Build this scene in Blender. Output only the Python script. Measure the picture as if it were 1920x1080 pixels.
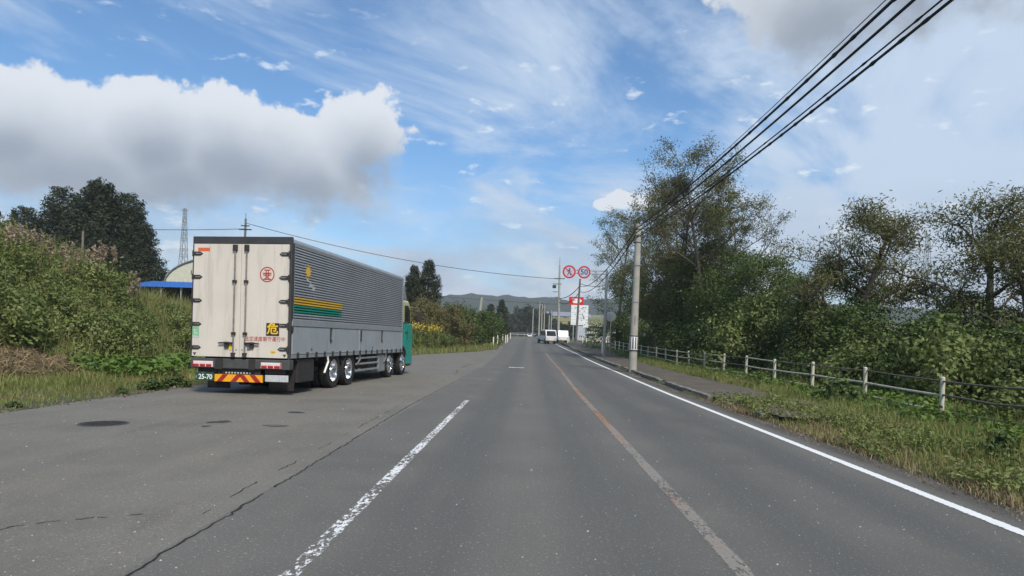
import bpy, math, random
import numpy as np
from mathutils import Vector, Matrix

R = math.radians
S = bpy.context.scene
for o in list(bpy.data.objects):
    bpy.data.objects.remove(o)
COL = S.collection
random.seed(7)

# ------------------------------------------------------------------ camera
cam_d = bpy.data.cameras.new('camera')
cam_d.sensor_width = 36.0
cam_d.lens = 36.0 * 1265 / 1920
cam_d.shift_y = 95.0 / 1920
cam_d.clip_start = 0.05
cam_d.clip_end = 9000
cam = bpy.data.objects.new('camera', cam_d)
COL.objects.link(cam)
cam.matrix_world = (Matrix.Translation((0, 0, 1.5)) @ Matrix.Rotation(R(1.45), 4, 'Z')
                    @ Matrix.Rotation(R(90), 4, 'X') @ Matrix.Rotation(R(1.9), 4, 'Z'))
S.camera = cam

# ------------------------------------------------------------------ sun, sky, exposure
SUN_EL, SUN_AZ = 45.0, 158.0            # degrees; azimuth clockwise from the road direction (+Y)
SUN_STRENGTH, SUN_ANGLE = 2.9, 12.0
SKY_STRENGTH = 0.085
S.view_settings.view_transform = 'Standard'
S.view_settings.look = 'None'
S.view_settings.gamma = 1
S.view_settings.use_curve_mapping = False
S.view_settings.exposure = 0.52

sd = bpy.data.lights.new('sun', 'SUN')
sd.energy = SUN_STRENGTH
sd.angle = R(SUN_ANGLE)
sd.color = (1.0, 0.925, 0.82)
sun = bpy.data.objects.new('sun', sd)
COL.objects.link(sun)
dsun = Vector((math.sin(R(SUN_AZ)) * math.cos(R(SUN_EL)), math.cos(R(SUN_AZ)) * math.cos(R(SUN_EL)), math.sin(R(SUN_EL))))
sun.rotation_euler = (-dsun).to_track_quat('-Z', 'Y').to_euler()
sun.location = (0, 0, 40)


class NT:
    """small helper around a node tree"""
    def __init__(s, nt):
        s.t = nt
        s.n = nt.nodes
        s.l = nt.links

    def new(s, typ, **kw):
        n = s.n.new(typ)
        for k, v in kw.items():
            setattr(n, k, v)
        return n

    def put(s, sock, v):
        if v is None:
            return
        if isinstance(v, bpy.types.NodeSocket):
            s.l.new(v, sock)
        else:
            sock.default_value = v

    def m(s, op, a=None, b=None, c=None, clamp=False):
        n = s.new('ShaderNodeMath', operation=op, use_clamp=clamp)
        for i, v in enumerate((a, b, c)):
            s.put(n.inputs[i], v)
        return n.outputs[0]

    def v(s, op, a=None, b=None):
        n = s.new('ShaderNodeVectorMath', operation=op)
        s.put(n.inputs[0], a)
        if b is not None:
            if op == 'SCALE':
                s.put(n.inputs['Scale'], b)
            else:
                s.put(n.inputs[1], b)
        return n.outputs['Value'] if op in ('LENGTH', 'DOT_PRODUCT', 'DISTANCE') else n.outputs[0]

    def sep(s, a):
        n = s.new('ShaderNodeSeparateXYZ')
        s.put(n.inputs[0], a)
        return n.outputs

    def comb(s, x=0.0, y=0.0, z=0.0):
        n = s.new('ShaderNodeCombineXYZ')
        for i, v in enumerate((x, y, z)):
            s.put(n.inputs[i], v)
        return n.outputs[0]

    def noise(s, vec, scale=1.0, detail=4.0, rough=0.5, dist=0.0, lac=2.0):
        n = s.new('ShaderNodeTexNoise')
        if vec is not None:
            s.put(n.inputs['Vector'], vec)
        s.put(n.inputs['Scale'], scale)
        s.put(n.inputs['Detail'], detail)
        s.put(n.inputs['Roughness'], rough)
        s.put(n.inputs['Distortion'], dist)
        s.put(n.inputs['Lacunarity'], lac)
        return n.outputs[0]

    def step(s, x, a, b, o0=0.0, o1=1.0, smooth=True):
        n = s.new('ShaderNodeMapRange')
        n.interpolation_type = 'SMOOTHSTEP' if smooth else 'LINEAR'
        s.put(n.inputs[0], x)
        s.put(n.inputs[1], a)
        s.put(n.inputs[2], b)
        s.put(n.inputs[3], o0)
        s.put(n.inputs[4], o1)
        return n.outputs[0]

    def mix(s, f, a, b, blend='MIX'):
        n = s.new('ShaderNodeMix')
        n.data_type = 'RGBA'
        n.blend_type = blend
        s.put(n.inputs[0], f)
        for k, v in ((6, a), (7, b)):
            if not isinstance(v, bpy.types.NodeSocket):
                v = tuple(v) + ((1.0,) if len(v) == 3 else ())
            s.put(n.inputs[k], v)
        return n.outputs[2]

    def ramp(s, f, stops):
        n = s.new('ShaderNodeValToRGB')
        e = n.color_ramp.elements
        while len(e) < len(stops):
            e.new(0.5)
        for k, (p, c) in enumerate(stops):
            e[k].position = p
            e[k].color = tuple(c) + ((1.0,) if len(c) == 3 else ())
        s.put(n.inputs[0], f)
        return n.outputs[0]


def build_world():
    w = bpy.data.worlds.new('World')
    S.world = w
    w.use_nodes = True
    t = NT(w.node_tree)
    for n in list(t.n):
        t.n.remove(n)
    sky = t.new('ShaderNodeTexSky')
    sky.sky_type = 'NISHITA'
    sky.sun_disc = False
    sky.sun_elevation = R(SUN_EL)
    sky.sun_rotation = R(SUN_AZ)
    sky.air_density = 1.0
    sky.dust_density = 0.3
    sky.ozone_density = 2.5
    d = t.new('ShaderNodeTexCoord').outputs['Generated']
    x, y, z = t.sep(d)[0:3]
    az = t.m('ARCTAN2', x, y)
    el = t.m('ARCSINE', z)
    P = t.comb(az, el, 0.0)
    # ---- cumulus: a field of lobes (azimuth, elevation, half sizes) broken up by noise
    lobes = [  # azimuth, elevation, half sizes, radians
        (-0.76, 0.215, 0.20, 0.070), (-0.63, 0.232, 0.13, 0.062), (-0.53, 0.272, 0.060, 0.045),
        (-0.42, 0.262, 0.100, 0.054), (-0.345, 0.252, 0.10, 0.050), (-0.250, 0.285, 0.064, 0.056),
        (-0.50, 0.208, 0.27, 0.046), (-0.95, 0.240, 0.20, 0.08), (-0.33, 0.218, 0.12, 0.038), (-0.68, 0.255, 0.07, 0.040), (-0.62, 0.19, 0.28, 0.040), (-0.50, 0.240, 0.08, 0.045),
        (0.39, 0.455, 0.13, 0.085), (0.52, 0.485, 0.18, 0.100), (0.68, 0.440, 0.16, 0.075),
        (0.108, 0.199, 0.020, 0.011), (0.127, 0.205, 0.024, 0.015), (0.152, 0.201, 0.022, 0.011), (1.6, 0.33, 0.3, 0.12), (2.3, 0.42, 0.35, 0.16), (-1.7, 0.36, 0.32, 0.13),
        (-2.5, 0.3, 0.3, 0.12), (3.0, 0.28, 0.25, 0.1),
    ]
    g = bpy.data.node_groups.new('cumulus_lobes', 'ShaderNodeTree')
    g.interface.new_socket('Vector', in_out='INPUT', socket_type='NodeSocketVector')
    g.interface.new_socket('Field', in_out='OUTPUT', socket_type='NodeSocketFloat')
    q = NT(g)
    gi = q.new('NodeGroupInput').outputs[0]
    go = q.new('NodeGroupOutput')
    acc = None
    for (a, e, ra, re) in lobes:
        dv = q.v('MULTIPLY', q.v('SUBTRACT', gi, (a, e, 0.0)), (1 / ra, 1 / re, 0.0))
        f = q.m('SUBTRACT', 1.0, q.v('LENGTH', dv))
        acc = f if acc is None else q.m('SMOOTH_MAX', acc, f, 0.2)
    q.put(go.inputs[0], acc)

    def lobe_field(vec):
        n = t.new('ShaderNodeGroup')
        n.node_tree = g
        t.put(n.inputs[0], vec)
        return n.outputs[0]
    wob = t.m('MULTIPLY', t.m('SUBTRACT', t.noise(P, 9.5, 3.0, 0.5), 0.5), 2.3)
    fine = t.m('MULTIPLY', t.m('SUBTRACT', t.noise(P, 27.0, 7.0, 0.60), 0.5), 2.4)
    f0 = t.m('ADD', t.m('MULTIPLY_ADD', lobe_field(P), 2.1, 0.05), t.m('ADD', wob, fine))
    f1 = lobe_field(t.v('ADD', P, (-0.010, 0.055, 0.0)))
    soft = t.noise(t.v('ADD', P, (3.1, 0.7, 0.0)), 5.5, 4.0, 0.5)
    edge = t.step(t.m('ADD', soft, t.m('MULTIPLY', f1, 0.35)), 0.30, 0.75, 0.25, 1.1)
    dens = t.step(f0, t.m('MULTIPLY', edge, -0.5), edge)
    shade = t.step(t.m('ADD', f1, t.m('ADD', t.m('MULTIPLY', t.m('SUBTRACT', soft, 0.5), 0.9), t.m('ADD', t.m('MULTIPLY', wob, 0.22), t.m('MULTIPLY', fine, 0.16)))), -0.85, 0.95)
    cum = t.ramp(shade, [(0.0, (0.57, 0.60, 0.64)), (0.32, (0.45, 0.485, 0.53)), (0.68, (0.355, 0.39, 0.44)), (1.0, (0.225, 0.26, 0.315))])
    # ---- high streaky cloud, seen on a flat layer overhead
    zc = t.m('ADD', t.m('MAXIMUM', z, 0.0), 0.11)
    L = t.comb(t.m('DIVIDE', x, zc), t.m('DIVIDE', y, zc), 0.0)
    rot = t.new('ShaderNodeVectorRotate', rotation_type='Z_AXIS')
    t.put(rot.inputs['Vector'], L)
    rot.inputs['Angle'].default_value = R(35)
    Ls = t.v('MULTIPLY', rot.outputs[0], (1.0, 0.55, 1.0))
    c1 = t.noise(Ls, 1.25, 9.0, 0.62, 0.7)
    c2 = t.noise(t.v('ADD', L, (4.3, 1.7, 0.0)), 0.33, 3.0, 0.5)
    bias = t.m('MULTIPLY', x, 0.20)
    cir = t.m('ADD', t.m('ADD', c1, bias), t.m('MULTIPLY', t.m('SUBTRACT', c2, 0.5), 0.75))
    cirm = t.step(cir, 0.395, 0.63, 0.0, 0.94)
    # ---- pale cloud banks low over the horizon
    h1 = t.noise(t.v('MULTIPLY', P, (1.0, 2.6, 1.0)), 4.2, 6.0, 0.55)
    low = t.step(el, 0.05, 0.27, 1.0, 0.0)
    veil = t.m('MULTIPLY', low, t.step(h1, 0.34, 0.56, 0.25, 1.0))
    hcol = t.ramp(t.noise(t.v('MULTIPLY', P, (1.0, 2.0, 1.0)), 7.0, 6.0, 0.55), [(0.36, (0.27, 0.33, 0.41)), (0.50, (0.35, 0.41, 0.49)), (0.60, (0.55, 0.55, 0.54))])
    # ---- small fair-weather flecks
    fl = t.noise(t.v('MULTIPLY', P, (1.0, 2.4, 1.0)), 17.0, 4.0, 0.55)
    flm = t.m('MULTIPLY', t.step(fl, 0.60, 0.72), t.step(el, 0.50, 0.30))
    k = SKY_STRENGTH
    inv = 1.0 / k
    base = t.v('MULTIPLY', sky.outputs[0], (0.70, 1.05, 1.26))
    def up(c):
        return t.v('SCALE', c, inv)
    white = t.comb(0.60 * inv, 0.66 * inv, 0.72 * inv)
    col = t.mix(cirm, base, t.v('SCALE', t.comb(0.42, 0.51, 0.63), inv))
    col = t.mix(t.m('MULTIPLY', veil, 0.9), col, up(hcol))
    col = t.mix(t.m('MULTIPLY', flm, 0.75), col, white)
    col = t.mix(t.m('MULTIPLY', dens, 0.97), col, up(cum))
    bg = t.new('ShaderNodeBackground')
    t.put(bg.inputs[0], col)
    bg.inputs[1].default_value = k
    w.cycles.sampling_method = 'MANUAL'
    w.cycles.sample_map_resolution = 512
    out = t.new('ShaderNodeOutputWorld')
    t.l.new(bg.outputs[0], out.inputs[0])


build_world()

# ------------------------------------------------------------------ helpers: tags, meshes
def tag(o, label=None, cat=None, group=None, kind=None):
    if label:
        o['label'] = label
    if cat:
        o['category'] = cat
    if group:
        o['group'] = group
    if kind:
        o['kind'] = kind
    return o


def link(o, parent=None):
    COL.objects.link(o)
    if parent is not None:
        o.parent = parent
    return o


def empty(name, loc=(0, 0, 0), rot=(0, 0, 0), parent=None):
    o = bpy.data.objects.new(name, None)
    o.empty_display_size = 0.2
    o.location = loc
    o.rotation_euler = rot
    return link(o, parent)


def copy_tree(o, parent=None):
    c = o.copy()
    link(c, parent)
    for ch in list(o.children):
        copy_tree(ch, c)
    return c


def np_mesh(name, V, F, smooth=False):
    """V (n,3) float, F (m,k) int"""
    V = np.asarray(V, np.float32)
    F = np.asarray(F, np.int32)
    me = bpy.data.meshes.new(name)
    me.vertices.add(len(V))
    me.vertices.foreach_set('co', V.ravel())
    m, k = F.shape
    me.loops.add(m * k)
    me.loops.foreach_set('vertex_index', F.ravel())
    me.polygons.add(m)
    me.polygons.foreach_set('loop_start', np.arange(0, m * k, k, dtype=np.int32))
    try:
        me.polygons.foreach_set('loop_total', np.full(m, k, dtype=np.int32))
    except Exception:
        pass
    if smooth:
        me.polygons.foreach_set('use_smooth', np.ones(m, dtype=bool))
    me.update(calc_edges=True)
    return me


def np_obj(name, V, F, mat, parent=None, smooth=False, loc=(0, 0, 0)):
    me = np_mesh(name, V, F, smooth)
    me.materials.append(mat)
    o = bpy.data.objects.new(name, me)
    o.location = loc
    return link(o, parent)


class MB:
    """collects boxes, cylinders, prisms, tubes; build() makes ONE mesh object"""
    def __init__(s):
        s.v = []
        s.f = []

    def add(s, vs, fs):
        b = len(s.v)
        s.v += [tuple(p) for p in vs]
        s.f += [tuple(b + i for i in f) for f in fs]
        return s

    def box(s, x0, x1, y0, y1, z0, z1):
        return s.add([(x0, y0, z0), (x1, y0, z0), (x1, y1, z0), (x0, y1, z0), (x0, y0, z1), (x1, y0, z1), (x1, y1, z1), (x0, y1, z1)],
                     [(0, 3, 2, 1), (4, 5, 6, 7), (0, 1, 5, 4), (1, 2, 6, 5), (2, 3, 7, 6), (3, 0, 4, 7)])

    def cyl(s, p0, p1, r0, r1=None, n=12, caps=True):
        r1 = r0 if r1 is None else r1
        return s.tube([p0, p1], [r0, r1], n, caps)

    def tube(s, pts, rad, n=8, caps=True):
        pts = [Vector(p) for p in pts]
        if not hasattr(rad, '__len__'):
            rad = [rad] * len(pts)
        b = len(s.v)
        ref = None
        for i, p in enumerate(pts):
            d = (pts[min(i + 1, len(pts) - 1)] - pts[max(i - 1, 0)]).normalized()
            if ref is None:
                ref = Vector((0, 0, 1)) if abs(d.z) < 0.9 else Vector((1, 0, 0))
            a = d.cross(ref).normalized()
            c = d.cross(a).normalized()
            for k in range(n):
                t = 2 * math.pi * k / n
                s.v.append(tuple(p + (a * math.cos(t) + c * math.sin(t)) * rad[i]))
        for i in range(len(pts) - 1):
            for k in range(n):
                k2 = (k + 1) % n
                s.f.append((b + i * n + k, b + i * n + k2, b + (i + 1) * n + k2, b + (i + 1) * n + k))
        if caps:
            s.f.append(tuple(b + k for k in reversed(range(n))))
            s.f.append(tuple(b + (len(pts) - 1) * n + k for k in range(n)))
        return s

    def prism(s, poly, axis, a, b):
        """poly: 2d list. axis 'x': (y,z); 'y': (x,z); 'z': (x,y)"""
        n = len(poly)
        mk = {'x': lambda p, t: (t, p[0], p[1]), 'y': lambda p, t: (p[0], t, p[1]), 'z': lambda p, t: (p[0], p[1], t)}[axis]
        vs = [mk(p, a) for p in poly] + [mk(p, b) for p in poly]
        fs = [tuple(reversed(range(n))), tuple(range(n, 2 * n))]
        fs += [(i, (i + 1) % n, n + (i + 1) % n, n + i) for i in range(n)]
        return s.add(vs, fs)

    def lathe(s, prof, c, axis='x', n=20):
        """prof [(along, r)] revolved about an axis through c"""
        b = len(s.v)
        for (h, r) in prof:
            for k in range(n):
                t = 2 * math.pi * k / n
                u, w = r * math.cos(t), r * math.sin(t)
                p = {'x': (h, u, w), 'y': (u, h, w), 'z': (u, w, h)}[axis]
                s.v.append((c[0] + p[0], c[1] + p[1], c[2] + p[2]))
        for i in range(len(prof) - 1):
            for k in range(n):
                k2 = (k + 1) % n
                s.f.append((b + i * n + k, b + i * n + k2, b + (i + 1) * n + k2, b + (i + 1) * n + k))
        return s

    def build(s, name, mat, parent=None, bevel=0, seg=2, smooth=False, loc=(0, 0, 0), rot=(0, 0, 0)):
        me = bpy.data.meshes.new(name)
        me.from_pydata(s.v, [], s.f)
        me.update()
        import bmesh
        bm = bmesh.new()
        bm.from_mesh(me)
        bmesh.ops.recalc_face_normals(bm, faces=bm.faces)
        bm.to_mesh(me)
        bm.free()
        me.materials.append(mat)
        if smooth:
            for p in me.polygons:
                p.use_smooth = True
            try:
                me.set_sharp_from_angle(angle=R(40))
            except Exception:
                pass
        o = bpy.data.objects.new(name, me)
        o.location = loc
        o.rotation_euler = rot
        if bevel:
            md = o.modifiers.new('bevel', 'BEVEL')
            md.width = bevel
            md.segments = seg
            md.limit_method = 'ANGLE'
        return link(o, parent)


def text_obj(name, body, size, mat, parent, loc, rot, extrude=0.002, align='CENTER', sx=1.0, weight=0.0):
    cu = bpy.data.curves.new(name, 'FONT')
    cu.body = body
    cu.size = size
    cu.extrude = extrude
    cu.offset = weight
    cu.align_x = align
    cu.align_y = 'CENTER'
    cu.resolution_u = 3
    tmp = bpy.data.objects.new(name + '_tmp', cu)
    COL.objects.link(tmp)
    bpy.context.view_layer.update()
    me = bpy.data.meshes.new_from_object(tmp.evaluated_get(bpy.context.evaluated_depsgraph_get()))
    bpy.data.objects.remove(tmp)
    me.name = name
    me.materials.clear()
    me.materials.append(mat)
    o = bpy.data.objects.new(name, me)
    o.location = loc
    o.rotation_euler = rot
    o.scale = (sx, 1, 1)
    return link(o, parent)


# ------------------------------------------------------------------ helpers: materials
MATS = {}


def mat(n, c, r=0.6, metal=0.0, var=0.12, scale=3.0, bump=0.0, bscale=40.0, dirt=None, dirt_amt=0.0, dscale=1.5, spec=0.4, detail=5.0, streak=False):
    if n in MATS:
        return MATS[n]
    m = bpy.data.materials.new(n)
    m.use_nodes = True
    t = NT(m.node_tree)
    b = t.n['Principled BSDF']
    co = t.new('ShaderNodeTexCoord').outputs['Object']
    f = t.step(t.noise(co, scale, detail, 0.6), 0.3, 0.7, smooth=False)
    col = t.mix(f, [k * (1 - var) for k in c], [min(1, k * (1 + var)) for k in c])
    if dirt:
        dco = t.v('MULTIPLY', co, (7.0, 7.0, 0.55)) if streak else co
        df = t.m('MULTIPLY', t.step(t.noise(dco, dscale, 8.0, 0.65, 0.4), 0.48, 0.68), dirt_amt)
        col = t.mix(df, col, dirt)
    t.put(b.inputs['Base Color'], col)
    t.put(b.inputs['Roughness'], t.step(t.noise(co, scale * 2.3, 4.0), 0.3, 0.7, max(0.02, r - 0.08), min(1, r + 0.08), smooth=False))
    b.inputs['Metallic'].default_value = metal
    b.inputs['Specular IOR Level'].default_value = spec
    if bump:
        bn = t.new('ShaderNodeBump')
        bn.inputs['Strength'].default_value = bump
        bn.inputs['Distance'].default_value = 0.02
        t.put(bn.inputs['Height'], t.noise(co, bscale, 5.0, 0.6))
        t.l.new(bn.outputs[0], b.inputs['Normal'])
    MATS[n] = m
    return m


def leaf_mat(n, cols, transl=0.25, scale=0.35, rough=0.55, patch=None, gain=1.0):
    """random tone per leaf, slow drift over the plant"""
    if n in MATS:
        return MATS[n]
    m = bpy.data.materials.new(n)
    m.use_nodes = True
    t = NT(m.node_tree)
    b = t.n['Principled BSDF']
    geo = t.new('ShaderNodeNewGeometry')
    rnd = geo.outputs['Random Per Island']
    pos = geo.outputs['Position']
    drift = t.noise(pos, scale, 3.0, 0.55)
    f = t.m('ADD', t.m('MULTIPLY', rnd, 0.55), t.m('MULTIPLY', t.step(drift, 0.3, 0.7, smooth=False), 0.45))
    k = len(cols) - 1
    cols = [tuple(min(1.0, q * gain) for q in c) for c in cols]
    col = t.ramp(f, [(0.12 + 0.76 * i / k, c) for i, c in enumerate(cols)])
    if patch:
        pc, amt, ps = patch
        col = t.mix(t.m('MULTIPLY', t.step(t.noise(pos, ps, 3.0, 0.5), 0.5, 0.62), amt), col, pc)
    t.put(b.inputs['Base Color'], col)
    b.inputs['Roughness'].default_value = rough
    b.inputs['Specular IOR Level'].default_value = 0.25
    tr = t.new('ShaderNodeBsdfTranslucent')
    t.put(tr.inputs[0], t.mix(1.0, col, (0.9, 1.0, 0.5), 'MULTIPLY'))
    mx = t.new('ShaderNodeMixShader')
    mx.inputs[0].default_value = transl
    t.l.new(b.outputs[0], mx.inputs[1])
    t.l.new(tr.outputs[0], mx.inputs[2])
    t.l.new(mx.outputs[0], t.n['Material Output'].inputs[0])
    MATS[n] = m
    return m


# ------------------------------------------------------------------ numeric noise and ground profile
def vnoise(x, y, seed=0):
    xi, yi = np.floor(x).astype(np.int64), np.floor(y).astype(np.int64)
    xf, yf = x - xi, y - yi

    def h(a, b):
        n = (a * 374761393 + b * 668265263 + seed * 1442695041) & 0xFFFFFFFF
        n = ((n ^ (n >> 13)) * 1274126177) & 0xFFFFFFFF
        return ((n ^ (n >> 16)) & 0xFFFF) / 65535.0
    u, v = xf * xf * (3 - 2 * xf), yf * yf * (3 - 2 * yf)
    a = h(xi, yi) * (1 - u) + h(xi + 1, yi) * u
    b = h(xi, yi + 1) * (1 - u) + h(xi + 1, yi + 1) * u
    return a * (1 - v) + b * v


def fbm(x, y, oct=4, seed=0):
    s, a, tot = 0, 1.0, 0
    for i in range(oct):
        s = s + a * vnoise(x * 2 ** i, y * 2 ** i, seed + i * 17)
        tot += a
        a *= 0.5
    return s / tot


def sstep(a, b, x):
    t = np.clip((x - a) / (b - a), 0, 1)
    return t * t * (3 - 2 * t)


_yy = np.arange(-80, 2500, 1.0)
_zz = np.interp(_yy, [-80, 25, 38, 50, 70, 90, 120, 180, 270, 400, 2500], [0, 0, 0.06, 0.19, 0.56, 1.08, 1.55, 1.95, 2.3, 2.6, 2.8])
_kk = np.hanning(15)
_zz = np.concatenate([_zz[:20], np.convolve(_zz, _kk / _kk.sum(), 'same')[20:-20], _zz[-20:]])


def zr(Y):
    return np.interp(Y, _yy, _zz)


def off(Y):
    return np.interp(Y, [-80, 20, 33, 60, 85, 130, 180, 270, 330], [0, 0, 0.12, 0.0, -0.75, -2.0, -2.8, -3.2, -2.6])


def ledge(Y):
    return np.interp(Y, [-80, 44, 50, 57, 64, 90, 130, 180, 270, 2500], [-9.15, -9.1, -7.6, -4.4, -3.0, -3.4, -4.6, -5.3, -5.6, -5.6])


def ground_z(X, Y):
    X = np.asarray(X, float)
    Y = np.asarray(Y, float)
    base = zr(Y)
    e = ledge(Y)
    d = e - X
    lay = -0.012 * np.clip(-2.4 - X, 0, 6.8)
    near = 1 - sstep(120, 220, Y)
    bank = (sstep(4.5, 14, d) * 2.3 + sstep(13, 34, d) * 1.5) * near + 0.02 * np.clip(d, 0, 3)
    right = np.where(X > 4.85 + off(Y), 0.10, 0.0) * sstep(16, 22, Y) + 0.008 * np.clip(X - 5, 0, 3) * (1 - sstep(16, 22, Y)) - 0.7 * sstep(9.6, 15, X) * near
    far = sstep(295, 390, Y) * 12 + sstep(400, 1300, Y) * 34
    lump = (fbm(X * 0.35, Y * 0.35, 3, 5) - 0.5) * 0.25 * sstep(0.3, 3, d) + (fbm(X * 0.5, Y * 0.5, 3, 9) - 0.5) * 0.16 * sstep(7.2, 9, X)
    return base + lay + bank + right + far + lump
# ================================================================== THE SETTING
def grid_obj(name, xs, ys, zf, m, smooth=True, parent=None):
    X, Y = np.meshgrid(xs, ys)
    Z = zf(X, Y)
    V = np.stack([X, Y, Z], -1).reshape(-1, 3)
    nx, ny = len(xs), len(ys)
    i = np.arange(nx - 1)[None, :] + nx * np.arange(ny - 1)[:, None]
    F = np.stack([i, i + 1, i + nx + 1, i + nx], -1).reshape(-1, 4)
    return np_obj(name, V, F, m, parent, smooth)


def soil_mat():
    m = bpy.data.materials.new('soil_and_turf')
    m.use_nodes = True
    t = NT(m.node_tree)
    b = t.n['Principled BSDF']
    pos = t.new('ShaderNodeNewGeometry').outputs['Position']
    a = t.noise(pos, 0.6, 7.0, 0.6)
    c = t.noise(pos, 9.0, 6.0, 0.65)
    col = t.ramp(a, [(0.32, (0.030, 0.042, 0.014)), (0.5, (0.055, 0.072, 0.022)), (0.68, (0.085, 0.078, 0.036))])
    col = t.mix(t.step(c, 0.45, 0.7), col, (0.075, 0.060, 0.038))
    # far land: fields in strips
    y = t.sep(pos)[1]
    far = t.step(y, 325.0, 350.0)
    strips = t.noise(t.v('MULTIPLY', pos, (0.010, 0.03, 0.0)), 1.0, 2.0, 0.5)
    fc = t.ramp(strips, [(0.36, (0.05, 0.075, 0.03)), (0.48, (0.20, 0.19, 0.06)), (0.56, (0.26, 0.22, 0.08)), (0.66, (0.06, 0.085, 0.03))])
    col = t.mix(far, col, fc)
    t.put(b.inputs['Base Color'], col)
    b.inputs['Roughness'].default_value = 0.9
    bn = t.new('ShaderNodeBump')
    bn.inputs['Strength'].default_value = 0.6
    bn.inputs['Distance'].default_value = 0.05
    t.put(bn.inputs['Height'], c)
    t.l.new(bn.outputs[0], b.inputs['Normal'])
    return m


def asphalt_mat(n, c, warm, tracks=False, grime=0.3):
    m = bpy.data.materials.new(n)
    m.use_nodes = True
    t = NT(m.node_tree)
    b = t.n['Principled BSDF']
    pos = t.new('ShaderNodeNewGeometry').outputs['Position']
    x, y, _ = t.sep(pos)[0:3]
    big = t.noise(pos, 0.55, 5.0, 0.6)
    mid = t.noise(t.v('MULTIPLY', pos, (1.0, 0.25, 1.0)), 2.2, 5.0, 0.6)
    fine = t.noise(pos, 95.0, 3.0, 0.7)
    grit = t.noise(pos, 38.0, 2.0, 0.6)
    col = t.mix(t.step(big, 0.3, 0.7), [k * 0.84 for k in c], [k * 1.14 for k in c])
    col = t.mix(t.m('MULTIPLY', t.step(mid, 0.42, 0.70), grime), col, warm)
    if tracks:   # polished wheel paths, bitumen-rich and a little bluer; dustier between them
        def band(c0, wd):
            return t.step(t.m('ABSOLUTE', t.m('SUBTRACT', x, c0)), wd * 0.25, wd)
        tr = t.m('MULTIPLY', t.m('MULTIPLY', band(-0.75, 0.62), band(0.75, 0.62)), t.m('MULTIPLY', band(2.25, 0.55), band(3.55, 0.55)))
        nz = t.noise(t.v('MULTIPLY', pos, (1.0, 0.06, 1.0)), 3.0, 4.0, 0.6)
        trm = t.m('MULTIPLY', t.m('SUBTRACT', 1.0, tr), t.step(nz, 0.25, 0.75, 0.5, 1.0))
        col = t.mix(t.m('MULTIPLY', trm, 1.0), col, [c[0] * 0.74, c[1] * 0.78, c[2] * 0.82])
        ctr = t.m('SUBTRACT', 1.0, t.step(t.m('ABSOLUTE', t.m('SUBTRACT', x, 0.0)), 0.05, 0.55))
        col = t.mix(t.m('MULTIPLY', ctr, t.step(nz, 0.3, 0.7, 0.2, 0.6)), col, [c[0] * 1.22, c[1] * 1.22, c[2] * 1.18])
        gut = t.step(x, 4.35, 4.62)
        col = t.mix(t.m('MULTIPLY', gut, t.step(mid, 0.3, 0.6, 0.55, 0.95)), col, (0.062, 0.054, 0.042))
    else:        # oil spots and long stains
        st = t.noise(t.v('MULTIPLY', pos, (0.9, 0.35, 1.0)), 0.9, 6.0, 0.65, 0.6)
        col = t.mix(t.step(st, 0.56, 0.70, 0.0, 0.5), col, [k * 0.62 for k in c])
    col = t.mix(t.step(fine, 0.38, 0.60, 0.0, 0.62), col, [k * 0.50 for k in c])
    col = t.mix(t.step(grit, 0.60, 0.72, 0.0, 0.55), col, (0.36, 0.35, 0.32))
    t.put(b.inputs['Base Color'], col)
    t.put(b.inputs['Roughness'], t.step(big, 0.3, 0.7, 0.78, 0.92))
    b.inputs['Specular IOR Level'].default_value = 0.3
    bn = t.new('ShaderNodeBump')
    bn.inputs['Strength'].default_value = 0.55
    bn.inputs['Distance'].default_value = 0.006
    t.put(bn.inputs['Height'], t.m('ADD', fine, grit))
    t.l.new(bn.outputs[0], b.inputs['Normal'])
    return m


M_ROAD = asphalt_mat('road_asphalt', (0.148, 0.143, 0.130), (0.190, 0.172, 0.142), True, 0.25)
M_LAY = asphalt_mat('lay_by_asphalt', (0.186, 0.176, 0.152), (0.228, 0.206, 0.165), False, 0.55)
M_SOIL = soil_mat()

xs = np.concatenate([[-900, -600, -400, -280, -200, -140, -100, -80, -66], np.arange(-56, -12, 0.9), np.arange(-12, -9.6, 0.25), [-9.45, -9.3, -9.2],
                     [-8.9, -8, -6, -4, -2, 0, 2, 4, 4.7, 4.86], np.arange(5.0, 11, 0.4), np.arange(11, 24, 1.2), [26, 30, 36, 44, 56, 75, 100, 140, 200, 280, 400, 600, 900]])
ys = np.concatenate([np.arange(-40, 0, 4.0), np.arange(0, 44, 0.8), np.arange(44, 130, 1.6), np.arange(130, 330, 6.0), np.arange(330, 700, 24.0), np.arange(700, 1750, 60.0)])


def ground_sheet(X, Y):
    z = ground_z(X, Y)
    e = ledge(Y)
    inside = (X > e + 0.12) & (X < 4.80 + off(Y)) & (Y < 332)
    return np.where(inside, z - 0.14, z)


ground = tag(grid_obj('ground', xs, ys, ground_sheet, M_SOIL), kind='structure')


def strip(name, m, x0f, x1f, ys, dz, parent=None, nx=1, layfall=True, smooth=True):
    V = []
    for Y in ys:
        a, b = float(x0f(Y)), float(x1f(Y))
        for k in range(nx + 1):
            x = a + (b - a) * k / nx
            z = float(zr(Y)) + dz
            if layfall:
                z += -0.012 * min(max(-2.4 - x, 0), 6.8)
            V.append((x, Y, z))
    F = []
    for j in range(len(ys) - 1):
        for k in range(nx):
            i = j * (nx + 1) + k
            F.append((i, i + 1, i + nx + 2, i + nx + 1))
    return np_obj(name, V, F, m, parent, smooth)


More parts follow.
